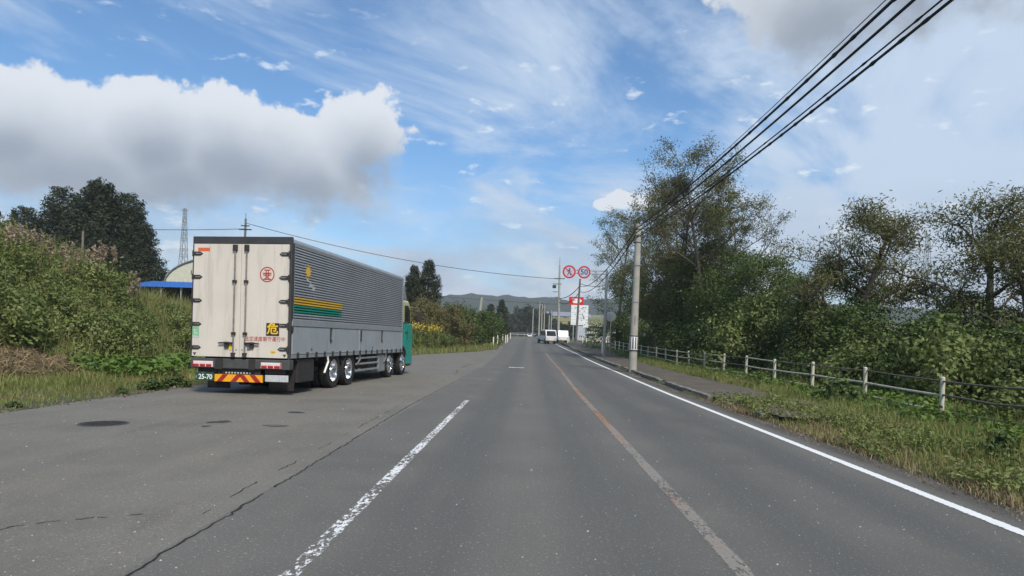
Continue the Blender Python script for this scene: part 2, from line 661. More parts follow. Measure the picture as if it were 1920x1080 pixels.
ry = np.concatenate([np.arange(-40, 24, 4.0), np.arange(24, 130, 2.0), np.arange(130, 336, 6.0)])
rng = np.random.default_rng(3)
road = tag(strip('road', M_ROAD, lambda Y: -2.40 + off(Y) + 0.02 * math.sin(Y * 1.3) + 0.015 * math.sin(Y * 3.1), lambda Y: 4.90 + off(Y), ry, 0.0, None, 8), kind='structure')
# ragged outer edge of the lay-by
ly = np.concatenate([np.arange(-40, 2, 2.0), np.arange(2, 60, 0.35), np.arange(60, 336, 4.0)])
rag = {round(float(Y), 3): float((fbm(np.array([Y * 1.3]), np.array([0.5]), 4, 31)[0] - 0.5) * 0.55) for Y in ly}
layby = tag(strip('lay_by', M_LAY, lambda Y: ledge(Y) + rag[round(float(Y), 3)] - 0.05, lambda Y: -2.40 + off(Y), ly, -0.001, None, 5), kind='structure')


# ---- paint
def paint_mat(n, c, wear, scale=26.0, c2=None, edge=True, patch=0.0, thin=1.0):
    """paint worn off in flecks: where it is gone the asphalt below shows"""
    m = bpy.data.materials.new(n)
    m.use_nodes = True
    t = NT(m.node_tree)
    b = t.n['Principled BSDF']
    pos = t.new('ShaderNodeNewGeometry').outputs['Position']
    ps = t.v('MULTIPLY', pos, (1.6, 0.7, 1.0))
    f = t.m('ADD', t.m('MULTIPLY', t.noise(ps, scale, 5.0, 0.7), 0.7), t.m('MULTIPLY', t.noise(pos, 1.1, 3.0, 0.5), 0.3 + patch))
    keep = t.step(f, wear + patch * 0.5 - 0.03, wear + patch * 0.5 + 0.035)
    if edge:
        uv = t.new('ShaderNodeAttribute', attribute_name='across').outputs['Fac']
        e = t.step(t.m('ADD', t.m('ABSOLUTE', uv), t.m('MULTIPLY', t.m('SUBTRACT', t.noise(pos, 18.0, 4.0, 0.7), 0.5), 0.9)), 0.72, 0.95, 1.0, 0.0)
        keep = t.m('MULTIPLY', keep, e)
    col = t.mix(t.noise(pos, 7.0, 5.0, 0.6), [k * 0.85 for k in c], c)
    if c2:
        col = t.mix(t.step(t.noise(pos, 0.42, 2.0, 0.5), 0.44, 0.58), col, c2)
    t.put(b.inputs['Base Color'], col)
    b.inputs['Roughness'].default_value = 0.7
    tr = t.new('ShaderNodeBsdfTransparent')
    mx = t.new('ShaderNodeMixShader')
    t.put(mx.inputs[0], t.m('MULTIPLY', keep, thin))
    t.l.new(tr.outputs[0], mx.inputs[1])
    t.l.new(b.outputs[0], mx.inputs[2])
    t.l.new(mx.outputs[0], t.n['Material Output'].inputs[0])
    return m


def line(name, m, xc, w, y0, y1, dz=0.005, parent=road, step=1.0, label=None):
    ysl = np.arange(y0, y1 + 1e-6, step)
    o = strip(name, m, lambda Y: xc + off(Y) - w / 2, lambda Y: xc + off(Y) + w / 2, ysl, dz, parent, 2)
    at = o.data.attributes.new('across', 'FLOAT', 'POINT')
    at.data.foreach_set('value', np.tile(np.array([-1, 0, 1], np.float32), len(ysl)))
    if label:
        o['label'] = label
    return o


P_WORN = paint_mat('worn_white_paint', (0.74, 0.75, 0.74), 0.50, 15.0)
P_FADE = paint_mat('faded_white_paint', (0.58, 0.58, 0.56), 0.60, 22.0)
P_EDGE = paint_mat('edge_white_paint', (0.78, 0.79, 0.78), 0.34, 30.0)
P_CEN = paint_mat('worn_orange_paint', (0.36, 0.335, 0.295), 0.425, 14.0, (0.46, 0.25, 0.15), True, 0.10, 0.62)
line('lane_line', P_WORN, -1.42, 0.135, 2.4, 16.0, step=0.8, label='worn flaking white line')
line('lane_line', P_FADE, -1.42, 0.15, 16.0, 30.0, label='almost worn away white line')
for a, b in ((66, 70), (80, 86)):
    line('lane_line', P_FADE, -1.42, 0.2, a, b)
line('centre_line', P_CEN, 1.47, 0.16, 2.4, 60.0, label='worn orange and white centre line')
line('centre_line', P_FADE, 1.47, 0.16, 60.0, 130.0)
line('edge_line', P_EDGE, 4.22, 0.16, 2.4, 96.0, label='solid white edge line')
# short cross mark on the lane
V = [(-0.98, 33.6, 0.012), (-0.22, 33.6, 0.012), (-0.22, 34.4, 0.012), (-0.98, 34.4, 0.012)]
np_obj('cross_mark', np.array(V) + np.array([0, 0, float(zr(34))]), [(0, 1, 2, 3)], paint_mat('mark_paint', (0.6, 0.6, 0.58), 0.47, 18.0, None, False), road)

# ---- cracks: thin open joints filled with dark dirt
M_CRACK = mat('crack_dirt', (0.018, 0.017, 0.016), 0.95, var=0.4, scale=20)


def crack(pts, w, name='crack', parent=None, seed=1, jag=0.03, n=14, gap=0.0, dz=0.004):
    r = np.random.default_rng(seed)
    P = np.array(pts, float)
    seg = []
    for i in range(len(P) - 1):
        for k in range(n):
            seg.append(P[i] + (P[i + 1] - P[i]) * k / n)
    seg.append(P[-1])
    seg = np.array(seg)
    nrm = np.gradient(seg, axis=0)
    nrm = np.stack([-nrm[:, 1], nrm[:, 0]], 1)
    nrm /= np.linalg.norm(nrm, axis=1)[:, None] + 1e-9
    seg = seg + nrm * (r.normal(0, jag, len(seg)) * 0.6 + (fbm(np.arange(len(seg)) * 0.22, np.zeros(len(seg)), 3, seed) - 0.5) * jag * 3)[:, None]
    ww = w * (0.25 + 1.5 * fbm(np.arange(len(seg)) * 0.35, np.full(len(seg), 3.3), 3, seed + 5) ** 1.5)
    keep = vnoise(np.arange(len(seg)) * 0.21, np.full(len(seg), 7.7), seed + 9) > gap
    V, F = [], []
    for i in range(len(seg)):
        for sgn in (-1, 1):
            p = seg[i] + nrm[i] * sgn * ww[i] * 0.5
            V.append((p[0], p[1], float(zr(p[1])) - 0.012 * min(max(-2.4 - p[0], 0), 6.8) + dz))
    for i in range(len(seg) - 1):
        if keep[i]:
            F.append((2 * i, 2 * i + 1, 2 * i + 3, 2 * i + 2))
    return np_obj(name, V, F, M_CRACK, parent)


crack([(-2.36, 3.0), (-2.40, 7), (-2.46, 11), (-2.5, 14), (-2.47, 19), (-2.42, 26), (-2.40, 34)], 0.020, 'joint_crack', layby, 3, 0.014, 60, 0.16)
crack([(-2.62, 5.4), (-2.66, 9), (-2.72, 13), (-2.8, 18), (-2.85, 23)], 0.011, 'joint_crack', layby, 8, 0.014, 50, 0.5)
crack([(-3.05, 5.35), (-3.45, 5.15), (-3.75, 4.95), (-3.85, 4.75), (-3.78, 4.5), (-3.88, 4.25)], 0.014, 'crack', layby, 12, 0.016, 16, 0.38)
crack([(-4.9, 5.0), (-5.2, 4.7), (-5.1, 4.4)], 0.010, 'crack', layby, 15, 0.02, 10, 0.45)
crack([(-2.9, 27), (-3.2, 31), (-3.1, 37)], 0.03, 'crack', layby, 19, 0.05, 14, 0.3)

# patched spots in the lay-by tarmac
M_PATCH = mat('dark_patch', (0.045, 0.045, 0.044), 0.9, var=0.25, scale=9, bump=0.3)


def blot(name, c, rx, ry_, m, parent, seed, dz=0.004, n=26):
    r = np.random.default_rng(seed)
    ph = r.uniform(0, 6.28, 4)
    V = [(c[0], c[1])]
    for k in range(n):
        t = 2 * math.pi * k / n
        q = 1 + 0.18 * math.sin(2 * t + ph[0]) + 0.13 * math.sin(3 * t + ph[1]) + 0.09 * math.sin(5 * t + ph[2])
        V.append((c[0] + rx * q * math.cos(t), c[1] + ry_ * q * math.sin(t)))
    V = [(x, y, float(zr(y)) - 0.012 * min(max(-2.4 - x, 0), 6.8) + dz) for x, y in V]
    return np_obj(name, V, [(0, 1 + k, 1 + (k + 1) % n) for k in range(n)], m, parent)


blot('patch', (-5.05, 11.0), 0.17, 0.16, M_PATCH, layby, 4)
blot('patch', (-5.02, 10.45), 0.07, 0.06, M_PATCH, layby, 5)
blot('patch', (-4.35, 12.6), 0.16, 0.12, M_PATCH, layby, 6)
blot('patch', (-4.0, 10.7), 0.22, 0.10, mat('oil_stain', (0.085, 0.083, 0.078), 0.85, var=0.2, scale=8), layby, 7)

# ---- grit and small stones lying about
M_GRIT = leaf_mat('grit', [(0.16, 0.155, 0.14), (0.34, 0.33, 0.30), (0.55, 0.54, 0.50)], 0.0, 0.5, 0.9)


def pebbles(name, N, xr, yr, size, seed, dens=None):
    r = np.random.default_rng(seed)
    x = r.uniform(*xr, N)
    y = yr[0] + (yr[1] - yr[0]) * r.random(N) ** 1.5
    if dens is not None:
        k = r.random(N) < dens(x, y)
        x, y = x[k], y[k]
    n = len(x)
    s = size * np.exp(r.normal(0, 0.45, n))
    z = zr(y) - 0.012 * np.clip(-2.4 - x, 0, 6.8)
    c = np.stack([x, y, z], 1)
    base = np.array([(1, 0, 0), (-0.5, 0.87, 0), (-0.5, -0.87, 0), (0.1, 0.05, 0.85)])
    a = r.uniform(0, 6.28, n)
    ca, sa = np.cos(a), np.sin(a)
    V = np.empty((n, 4, 3))
    for i, b in enumerate(base):
        V[:, i, 0] = c[:, 0] + s * (b[0] * ca - b[1] * sa)
        V[:, i, 1] = c[:, 1] + s * (b[0] * sa + b[1] * ca)
        V[:, i, 2] = c[:, 2] + s * b[2] + 0.001
    F = (np.arange(n)[:, None, None] * 4 + np.array([[0, 1, 3], [1, 2, 3], [2, 0, 3]])).reshape(-1, 3)
    return np_obj(name, V.reshape(-1, 3), F, M_GRIT)


tag(pebbles('loose_grit', 6500, (-8.8, 4.2), (3.0, 26), 0.0052, 21,
            lambda x, y: 0.25 + 0.75 * sstep(0.45, 0.6, fbm(x * 0.9, y * 0.5, 3, 3)) * np.where(x < -2.4, 1, 0.6)),
    'pale loose grit strewn over the lay-by and the road', 'grit', kind='stuff')

def edge_debris():
    o = pebbles('edge_debris', 9000, (4.42, 5.0), (3.0, 34), 0.011, 23, lambda x, y: sstep(4.45, 4.85, x + 0.35 * (fbm(x * 2, y * 1.2, 3, 37) - 0.5)))
    o.data.materials[0] = leaf_mat('debris', [(0.045, 0.038, 0.028), (0.085, 0.072, 0.052), (0.16, 0.14, 0.105), (0.26, 0.23, 0.18)], 0.0, 0.9, 0.9)
    return tag(o, 'brown soil crumbs, gravel and dead leaves along the right road edge', 'debris', kind='stuff')


edge_debris()
o = pebbles('edge_debris', 5000, (-9.6, -8.6), (6.0, 44), 0.018, 25, lambda x, y: sstep(-8.7, -9.2, x) if False else 1 - sstep(-9.2, -8.75, x + 0.5 * (fbm(x * 2, y * 1.2, 3, 39) - 0.5)))
o.data.materials[0] = MATS['debris']
tag(o, 'brown soil crumbs and gravel along the left edge of the lay-by', 'debris', kind='stuff')

# ---- kerb: single weathered stones
M_KERB = mat('weathered_kerb', (0.19, 0.18, 0.16), 0.9, var=0.35, scale=5, bump=0.5, bscale=30, dirt=(0.055, 0.052, 0.042), dirt_amt=0.85, dscale=2.5)
kerb = tag(empty('kerb', (4.98, 18.6, 0)), kind='structure')
kmb = MB().box(-0.085, 0.085, -0.295, 0.295, -0.1, 0.15)
k0 = None
yk = 18.75
r = np.random.default_rng(5)
while yk < 74:
    if not (24.3 < yk < 25.7 or 36.0 < yk < 37.6 or 52 < yk < 57):
        if k0 is None:
            k0 = kmb.build('kerb_stone', M_KERB, kerb, 0.018, 2)
            k = k0
        else:
            k = link(k0.copy(), kerb)
        k.location = Vector((4.98 + float(off(yk)) + r.normal(0, 0.006), yk, float(zr(yk)) + r.normal(0, 0.008))) - kerb.location
        k.rotation_euler = (r.normal(0, 0.006), r.normal(0, 0.02), r.normal(0, 0.008) - (0.01 if yk < 33 else -0.012))
    yk += 0.60
for (yy, dx) in ((16.9, 0.03), (14.6, 0.05)):
    k = link(k0.copy(), kerb)
    k.location = Vector((4.95 + dx, yy, -0.045)) - kerb.location

M_WALK = mat('dusty_walkway', (0.105, 0.090, 0.070), 0.92, var=0.22, scale=1.3, bump=0.4, bscale=60, dirt=(0.060, 0.058, 0.034), dirt_amt=0.7, dscale=1.1)
wy = np.concatenate([np.arange(13.5, 60, 0.7), np.arange(60, 112, 2.0)])
wr = {round(float(Y), 3): float((fbm(np.array([Y * 0.9]), np.array([4.5]), 4, 77)[0] - 0.5) * 0.8) for Y in wy}
tag(strip('walkway', M_WALK, lambda Y: 5.055 + off(Y), lambda Y: 7.25 + wr[round(float(Y), 3)], wy, 0.128, None, 4, False), kind='structure')


# ---- far wooded hills
M_HILL = leaf_mat('hill_forest', [(0.014, 0.027, 0.020), (0.023, 0.038, 0.026), (0.034, 0.048, 0.030)], 0.0, 0.02, 0.95)


def hill(name, x0, x1, yc, base_z, h, depth, seed, k=0.004):
    hx = np.arange(x0, x1, 9.0)
    hy = np.linspace(yc - depth, yc + depth, 26)

    def zf(X, Y):
        prof = np.clip(1 - ((Y - yc) / depth) ** 2, 0, 1) ** 0.8
        ends = sstep(x0, x0 + 160, X) * (1 - sstep(x1 - 160, x1, X))
        top = h * (0.72 + 0.42 * fbm(X * k, Y * 0 + 1.5, 3, seed)) * ends
        tree = (fbm(X * 0.09, Y * 0.09, 3, seed + 3) - 0.5) * 11 * prof
        return base_z - 4 + prof * top + tree
    o = grid_obj(name, hx, hy, zf, M_HILL, False)
    return tag(o, kind='structure')


hill('hills', -1500, 1700, 1500, 40, 56, 330, 2)
hill('hills', -1000, 190, 1150, 34, 44, 160, 6, 0.005)
hill('hills', 120, 1500, 1050, 32, 40, 160, 11, 0.004)
# ================================================================== THE LORRY
M_CREAM = mat('door_cream', (0.60, 0.55, 0.485), 0.42, var=0.05, scale=1.2, dirt=(0.43, 0.395, 0.34), dirt_amt=0.55, dscale=1.0, streak=True)
M_DARKFR = mat('dark_frame', (0.040, 0.041, 0.044), 0.55, var=0.25, scale=4)
M_STEEL = mat('worn_steel', (0.26, 0.25, 0.235), 0.45, 0.6, var=0.3, scale=8)
M_IRON = mat('black_iron', (0.030, 0.028, 0.027), 0.6, var=0.3, scale=6)
M_ALU = mat('corrugated_aluminium', (0.40, 0.425, 0.455), 0.45, 0.35, var=0.08, scale=0.8)
M_GATE = mat('gate_grey_blue', (0.315, 0.355, 0.38), 0.42, 0.1, var=0.07, scale=1.1, dirt=(0.22, 0.235, 0.24), dirt_amt=0.6, streak=True)
M_GREYRAIL = mat('rail_grey', (0.30, 0.325, 0.345), 0.42, 0.3, var=0.1, scale=2)
M_YEL = mat('stripe_yellow', (0.62, 0.40, 0.05), 0.45, var=0.07, scale=2)
M_GRN = mat('stripe_green', (0.01, 0.235, 0.175), 0.45, var=0.07, scale=2)
M_TEAL = mat('cab_teal', (0.015, 0.27, 0.215), 0.28, var=0.05, scale=1, spec=0.6)
M_CABYEL = mat('cab_yellow', (0.48, 0.47, 0.24), 0.3, var=0.05, scale=1, spec=0.6)
M_CABGREY = mat('deflector_grey', (0.20, 0.205, 0.215), 0.4, var=0.08, scale=1)
M_GLASS = mat('dark_glass', (0.012, 0.015, 0.017), 0.06, var=0.1, scale=1, spec=0.9)
M_TYRE = mat('tyre_rubber', (0.018, 0.018, 0.018), 0.85, var=0.25, scale=10)
M_CHROME = mat('chrome', (0.78, 0.78, 0.78), 0.12, 1.0, var=0.06, scale=4)
M_RED = mat('lens_red', (0.40, 0.015, 0.02), 0.25, var=0.1, scale=9, spec=0.7)
M_LENSW = mat('lens_white', (0.72, 0.62, 0.60), 0.25, var=0.06, scale=9, spec=0.7)
M_WHITE = mat('white_paint', (0.78, 0.78, 0.76), 0.4, var=0.05, scale=2)
M_DECALRED = mat('decal_red', (0.42, 0.035, 0.03), 0.5, var=0.1, scale=20)
M_DECALORANGE = mat('decal_orange', (0.62, 0.12, 0.05), 0.5, var=0.1, scale=20)
M_DECALYEL = mat('decal_yellow', (0.75, 0.48, 0.03), 0.5, var=0.1, scale=20)
M_DECALGRN = mat('decal_green', (0.20, 0.46, 0.24), 0.5, var=0.15, scale=20)
M_PLATE = mat('plate_green', (0.018, 0.075, 0.050), 0.45, var=0.1, scale=12)
M_REFLRED = mat('reflect_red', (0.33, 0.025, 0.02), 0.35, var=0.12, scale=15)
M_REFLYEL = mat('reflect_yellow', (0.80, 0.36, 0.02), 0.35, var=0.08, scale=15)
M_BLACKD = mat('decal_black', (0.035, 0.025, 0.02), 0.5, var=0.15, scale=20)
M_PALE = mat('pale_decal', (0.50, 0.52, 0.52), 0.5, var=0.1, scale=20)
M_FLAP = mat('rubber_flap', (0.022, 0.018, 0.018), 0.8, var=0.25, scale=5)

YAWT = 0.0886
lorry = tag(empty('box_lorry', (-6.877, 15.937, -0.052), (0, -0.010, -YAWT)),
            'long silver wing-sided box lorry with cream rear doors parked in the lay-by', 'lorry')
HW, LB = 1.245, 9.68
Z0, Z1 = 0.90, 3.76

# chassis
c = MB()
for sx in (-0.45, 0.40):
    c.box(sx, sx + 0.08, 0.25, 10.9, 0.62, 0.88)
for y in (0.4, 1.6, 2.7, 4.3, 5.6, 7.0, 8.6, 9.9):
    c.box(-0.45, 0.48, y, y + 0.1, 0.64, 0.84)
for y in np.arange(0.5, 9.6, 0.62):
    c.box(-1.18, 1.18, y, y + 0.06, 0.80, 0.898)
ch = c.build('chassis', M_IRON, lorry)
ch['kind'] = 'stuff'
MB().box(-0.95, 0.95, 2.2, 4.9, 0.50, 0.60).build('underbody', M_IRON, lorry)
MB().box(-0.9, 0.9, 5.1, 6.6, 0.42, 0.70).build('spare_wheel_carrier', M_IRON, lorry)

# cargo box: floor frame, far side, roof, front wall and the inner wall behind the panels
c = MB()
c.box(-HW, -HW + 0.04, 0.02, LB, Z0, 3.60)
c.box(-HW + 0.04, HW - 0.01, LB - 0.05, LB, Z0, 3.60)
c.box(HW - 0.115, HW - 0.095, 0.06, LB - 0.05, Z0, 3.60)
c.box(-HW + 0.04, HW - 0.116, 0.02, LB - 0.05, Z0, Z0 + 0.05)
c.build('cargo_box', M_GREYRAIL, lorry)
prof = [(-HW + 0.0, 3.602), (HW - 0.0, 3.602), (HW + 0.004, 3.66), (HW - 0.025, 3.735), (HW - 0.10, Z1), (-HW + 0.10, Z1), (-HW + 0.025, 3.735), (-HW - 0.004, 3.66)]
MB().prism(prof, 'y', 0.03, LB + 0.004).build('roof', M_GREYRAIL, lorry, 0.008)
# rear frame, dark
c = MB()
c.box(-HW - 0.004, HW + 0.004, -0.012, 0.075, 3.60, 3.775)
c.box(-HW - 0.004, -HW + 0.035, -0.012, 0.075, Z0 - 0.04, 3.598)
c.box(HW - 0.05, HW + 0.004, -0.012, 0.075, Z0 - 0.04, 3.598)
rf = c.build('rear_frame', M_DARKFR, lorry, 0.012)
MB().box(HW + 0.005, HW + 0.012, 0.02, 0.125, 1.80, 3.63).build('corner_post', M_DARKFR, lorry)

# corrugated wing panel on the near side
def corrugated(z0, z1, pitch, x, amp, y0, y1):
    v, f = [], []
    z = z0
    pts = []
    while z < z1 - 1e-6:
        pts += [(x, z), (x, z + pitch * 0.42), (x + amp, z + pitch * 0.44), (x + amp, z + pitch * 0.93)]
        z += pitch
    pts.append((x, z))
    for (xx, zz) in pts:
        v += [(xx, y0, zz), (xx, y1, zz)]
    for i in range(len(pts) - 1):
        f.append((2 * i, 2 * i + 1, 2 * i + 3, 2 * i + 2))
    return MB().add(v, f)


PIT = 0.0655
zc0 = 1.845
wing = corrugated(zc0, zc0 + PIT * 26.6, PIT, HW - 0.090, 0.084, 0.13, LB - 0.07).build('wing_panel', M_ALU, lorry)
wing['label'] = 'horizontally ribbed silver aluminium side panel'
for ya, yb in ((0.125, 0.16), (LB - 0.08, LB - 0.03)):
    MB().box(HW - 0.09, HW + 0.006, ya, yb, 1.84, 3.60).build('panel_edge', M_GREYRAIL, wing)
corrugated(zc0 + PIT * 5, zc0 + PIT * 8, PIT, HW - 0.0835, 0.080, 0.165, 3.35).build('yellow_stripe', M_YEL, wing)
corrugated(zc0 + PIT * 2, zc0 + PIT * 5, PIT, HW - 0.0835, 0.080, 0.165, 3.30).build('green_stripe', M_GRN, wing)
# sun emblem: disc with short rays, and a pale wavy flourish below it
c = MB()
xx = HW - 0.004
def fan(cy, cz, r, n, x=xx, sq=1.0):
    return [(x, cy + sq * r * math.cos(2 * math.pi * k / n), cz + r * math.sin(2 * math.pi * k / n)) for k in range(n)]
c.add(fan(0.96, 3.05, 0.125, 16, xx, 1.1), [tuple(range(16))])
for k in range(8):
    a = 2 * math.pi * k / 8 + 0.2
    d1 = Vector((0, math.cos(a), math.sin(a)))
    d2 = Vector((0, -math.sin(a), math.cos(a)))
    p = Vector((xx, 0.96, 3.05))
    c.add([p + d1 * 0.15 - d2 * 0.022, p + d1 * 0.15 + d2 * 0.022, p + d1 * 0.235], [(0, 1, 2)])
c.build('sun_emblem', M_YEL, wing)
c = MB()
for (y0, z0, y1, z1) in ((0.86, 2.86, 1.12, 2.78), (1.12, 2.78, 1.28, 2.62), (1.02, 2.70, 1.26, 2.72), (1.18, 2.60, 1.40, 2.66), (1.30, 2.58, 1.34, 2.76)):
    d1 = Vector((0, y1 - y0, z1 - z0)).normalized()
    d2 = Vector((0, -d1.z, d1.y)) * 0.014
    p, q = Vector((xx, y0, z0)), Vector((xx, y1, z1))
    c.add([p - d2, q - d2, q + d2, p + d2], [(0, 1, 2, 3)])
c.build('pale_flourish', M_PALE, wing)

# lower drop gates
MB().box(HW - 0.094, HW + 0.014, 0.08, LB, 1.665, 1.838).build('gate_rail', M_GREYRAIL, lorry, 0.012)
for (a, b) in ((0.13, 4.86), (5.00, LB - 0.04)):
    g = MB().box(HW - 0.034, HW - 0.002, a, b, 0.985, 1.66)
    g = g.build('drop_gate', M_GATE, lorry, 0.008)
    n = 3
    fr = MB()
    fr.box(HW - 0.001, HW + 0.010, a + 0.01, b - 0.01, 0.99, 1.02)
    fr.box(HW - 0.001, HW + 0.010, a + 0.01, a + 0.045, 1.022, 1.655)
    fr.box(HW - 0.001, HW + 0.010, b - 0.045, b - 0.01, 1.022, 1.655)
    fr.build('gate_edging', M_GATE, g)
    for yl in ((2.52, ) if a < 1 else (7.1, )):
        MB().box(HW + 0.0, HW + 0.030, yl - 0.055, yl + 0.055, 1.29, 1.655).build('latch', M_IRON, g, 0.008)
        MB().cyl((HW + 0.034, yl, 1.33), (HW + 0.034, yl, 1.60), 0.016, n=8).build('latch_bar', M_STEEL, g)
    MB().lathe([(HW + 0.0, 0.022), (HW + 0.016, 0.022), (HW + 0.016, 0.0)], (0, a + 1.12, 1.10), 'x', 10).build('bolt', M_IRON, g)
MB().box(HW - 0.034, HW + 0.012, 4.865, 4.995, 0.90, 1.662).build('gate_post', M_GREYRAIL, lorry, 0.01)
MB().box(HW + 0.012, HW + 0.04, 4.89, 4.97, 1.30, 1.66).build('post_latch', M_IRON, lorry, 0.01)
MB().box(HW + 0.002, HW + 0.03, 0.05, 0.125, 1.54, 1.66).build('corner_latch', M_IRON, lorry, 0.01)
rail = MB().box(HW - 0.05, HW + 0.004, 0.04, LB, Z0 - 0.01, 0.975).build('side_rail', M_GREYRAIL, lorry, 0.006)
hg = None
for y in np.arange(0.42, LB, 0.56):
    if hg is None:
        hg = MB().box(HW + 0.004, HW + 0.026, -0.055, 0.055, 0.90, 1.03).build('gate_hinge', M_IRON, rail, 0.006)
        hg.location.y = y
    else:
        k = link(hg.copy(), rail)
        k.location.y = y
# stays hanging below the gate
for y, zz in ((2.36, 0.45), (4.93, 0.60), (7.62, 0.58)):
    MB().tube([(HW - 0.02, y, 0.92), (HW - 0.005, y + 0.04, 0.75), (HW - 0.03, y - 0.16, zz)], 0.028, 6).build('stay', M_WHITE if y < 3 else M_STEEL, lorry)

# rear doors
def rear_door(x0, x1, side):
    d = MB().box(x0, x1, -0.030, 0.018, 0.895, 3.592).build('rear_door', M_CREAM, lorry, 0.006)
    d['label'] = 'cream rear door with %s' % ('orange and green stickers' if side < 0 else 'red emblem, yellow warning board and red writing')
    out = x0 if side < 0 else x1
    for z in (3.36, 2.80, 2.235, 1.67, 1.11):
        h = MB()
        h.prism([(out - side * 0.235, z), (out - side * 0.17, z - 0.045), (out - side * 0.03, z - 0.045), (out, z - 0.025), (out, z + 0.025), (out - side * 0.03, z + 0.045), (out - side * 0.17, z + 0.045)], 'y', -0.050, -0.031)
        h.cyl((out + side * 0.012, -0.045, z - 0.07), (out + side * 0.012, -0.045, z + 0.07), 0.024, n=8)
        h.build('hinge', M_IRON, d, 0.004)
        MB().box(min(out - side * 0.19, out - side * 0.06), max(out - side * 0.19, out - side * 0.06), -0.056, -0.0505, z - 0.014, z + 0.014).build('hinge_strap', M_STEEL, d)
    xr = side * 0.145
    MB().cyl((xr, -0.062, 0.93), (xr, -0.062, 3.56), 0.019, n=10).build('lock_rod', M_STEEL, d, smooth=True)
    for z, hh, ww in ((3.50, 0.075, 0.055), (2.70, 0.032, 0.05), (1.46, 0.032, 0.05)):
        MB().box(xr - ww, xr + ww, -0.088, -0.031, z - hh, z + hh).build('rod_bracket', M_IRON, d, 0.01)
    c = MB().prism([(xr - 0.055, 1.0), (xr + 0.055, 1.0), (xr + 0.03, 0.93), (xr + 0.045, 0.905), (xr - 0.045, 0.905), (xr - 0.03, 0.93)], 'y', -0.088, -0.031)
    c.build('cam_lock', M_IRON, d)
    hd = MB().tube([(xr, -0.075, 1.225), (xr + side * 0.14, -0.085, 1.235), (xr + side * 0.36, -0.085, 1.225)], [0.026, 0.022, 0.018], 8)
    hd.box(min(xr + side * 0.12, xr + side * 0.22), max(xr + side * 0.12, xr + side * 0.22), -0.075, -0.031, 1.11, 1.26)
    hd.build('door_handle', M_IRON, d, smooth=True)
    MB().box(min(xr + side * 0.115, xr + side * 0.05), max(xr + side * 0.115, xr + side * 0.05), -0.040, -0.031, 1.06, 1.20).build('handle_tag', M_DECALYEL if side < 0 else M_STEEL, d)
    MB().prism([(side * 1.13 - 0.045, 0.985), (side * 1.13 + 0.045, 0.985), (side * 1.13, 0.915)], 'y', -0.036, -0.031).build('corner_mark', M_DARKFR, d)
    MB().lathe([(-0.031, 0.012), (-0.045, 0.012), (-0.045, 0.0)], (side * 0.075, 0, 1.07), 'y', 8).build('bolt', M_IRON, d)
    return d


dl = rear_door(-HW + 0.04, -0.004, -1)
dr = rear_door(0.004, HW - 0.055, 1)
RX = (R(90), 0, 0)
FY = -0.0335
MB().box(-1.10, -0.80, FY, -0.0305, 3.415, 3.50).build('orange_sticker', M_DECALORANGE, dl)
st = MB().box(-1.20, -1.03, FY, -0.0305, 1.345, 1.60).build('green_sticker', M_DECALGRN, dl)
MB().box(-1.16, -1.07, FY - 0.002, FY, 1.43, 1.47).box(-1.16, -1.12, FY - 0.002, FY, 1.475, 1.54).box(-1.19, -1.04, FY - 0.002, FY, 1.35, 1.385).build('sticker_print', M_PALE, dl)
# round red emblem
def ring(cx, cz, ro, ri, y, n=36):
    v, f = [], []
    for k in range(n):
        a = 2 * math.pi * k / n
        v += [(cx + ro * math.cos(a), y, cz + ro * math.sin(a)), (cx + ri * math.cos(a), y, cz + ri * math.sin(a))]
    for k in range(n):
        j = (k + 1) % n
        f.append((2 * k, 2 * k + 1, 2 * j + 1, 2 * j))
    return v, f


c = MB()
c.add(*ring(0.655, 2.875, 0.182, 0.158, FY - 0.001))
def bar(x0, z0, x1, z1, w, y=FY - 0.001):
    d1 = Vector((x1 - x0, 0, z1 - z0)).normalized()
    d2 = Vector((-d1.z, 0, d1.x)) * w * 0.5
    p, q = Vector((x0, y, z0)), Vector((x1, y, z1))
    c.add([p - d2, q - d2, q + d2, p + d2], [(0, 1, 2, 3)])
ex, ez = 0.655, 2.875
bar(ex - 0.075, ez + 0.105, ex + 0.075, ez + 0.105, 0.022)
bar(ex - 0.105, ez + 0.028, ex + 0.105, ez + 0.028, 0.026)
bar(ex - 0.105, ez - 0.012, ex + 0.105, ez - 0.012, 0.020)
bar(ex - 0.026, ez + 0.10, ex - 0.026, ez - 0.03, 0.022)
bar(ex + 0.026, ez + 0.10, ex + 0.026, ez - 0.03, 0.022)
bar(ex - 0.05, ez - 0.025, ex + 0.06, ez - 0.105, 0.022)
bar(ex + 0.05, ez - 0.025, ex - 0.06, ez - 0.105, 0.022)
bar(ex - 0.095, ez - 0.112, ex + 0.095, ez - 0.112, 0.026)
c.build('red_emblem', M_DECALRED, dr)
MB().box(0.665, 0.985, -0.040, -0.0305, 1.425, 1.725).build('warning_board', M_BLACKD, dr)
text_obj('warning_character', '危', 0.285, M_DECALYEL, dr, (0.825, -0.0415, 1.575), RX, 0.001, weight=0.006)
text_obj('red_writing', '法定速度厳守運行中', 0.122, M_DECALRED, dr, (0.635, FY, 1.335), RX, 0.001, sx=0.93)
MB().prism([(0.78, 1.075), (0.90, 1.075), (0.915, 1.05), (0.885, 1.0), (0.795, 1.0), (0.765, 1.05)], 'y', FY, -0.0305).build('yellow_sticker', M_DECALYEL, dr)
MB().box(0.80, 0.88, FY - 0.002, FY, 1.03, 1.04).build('sticker_print', M_BLACKD, dr)

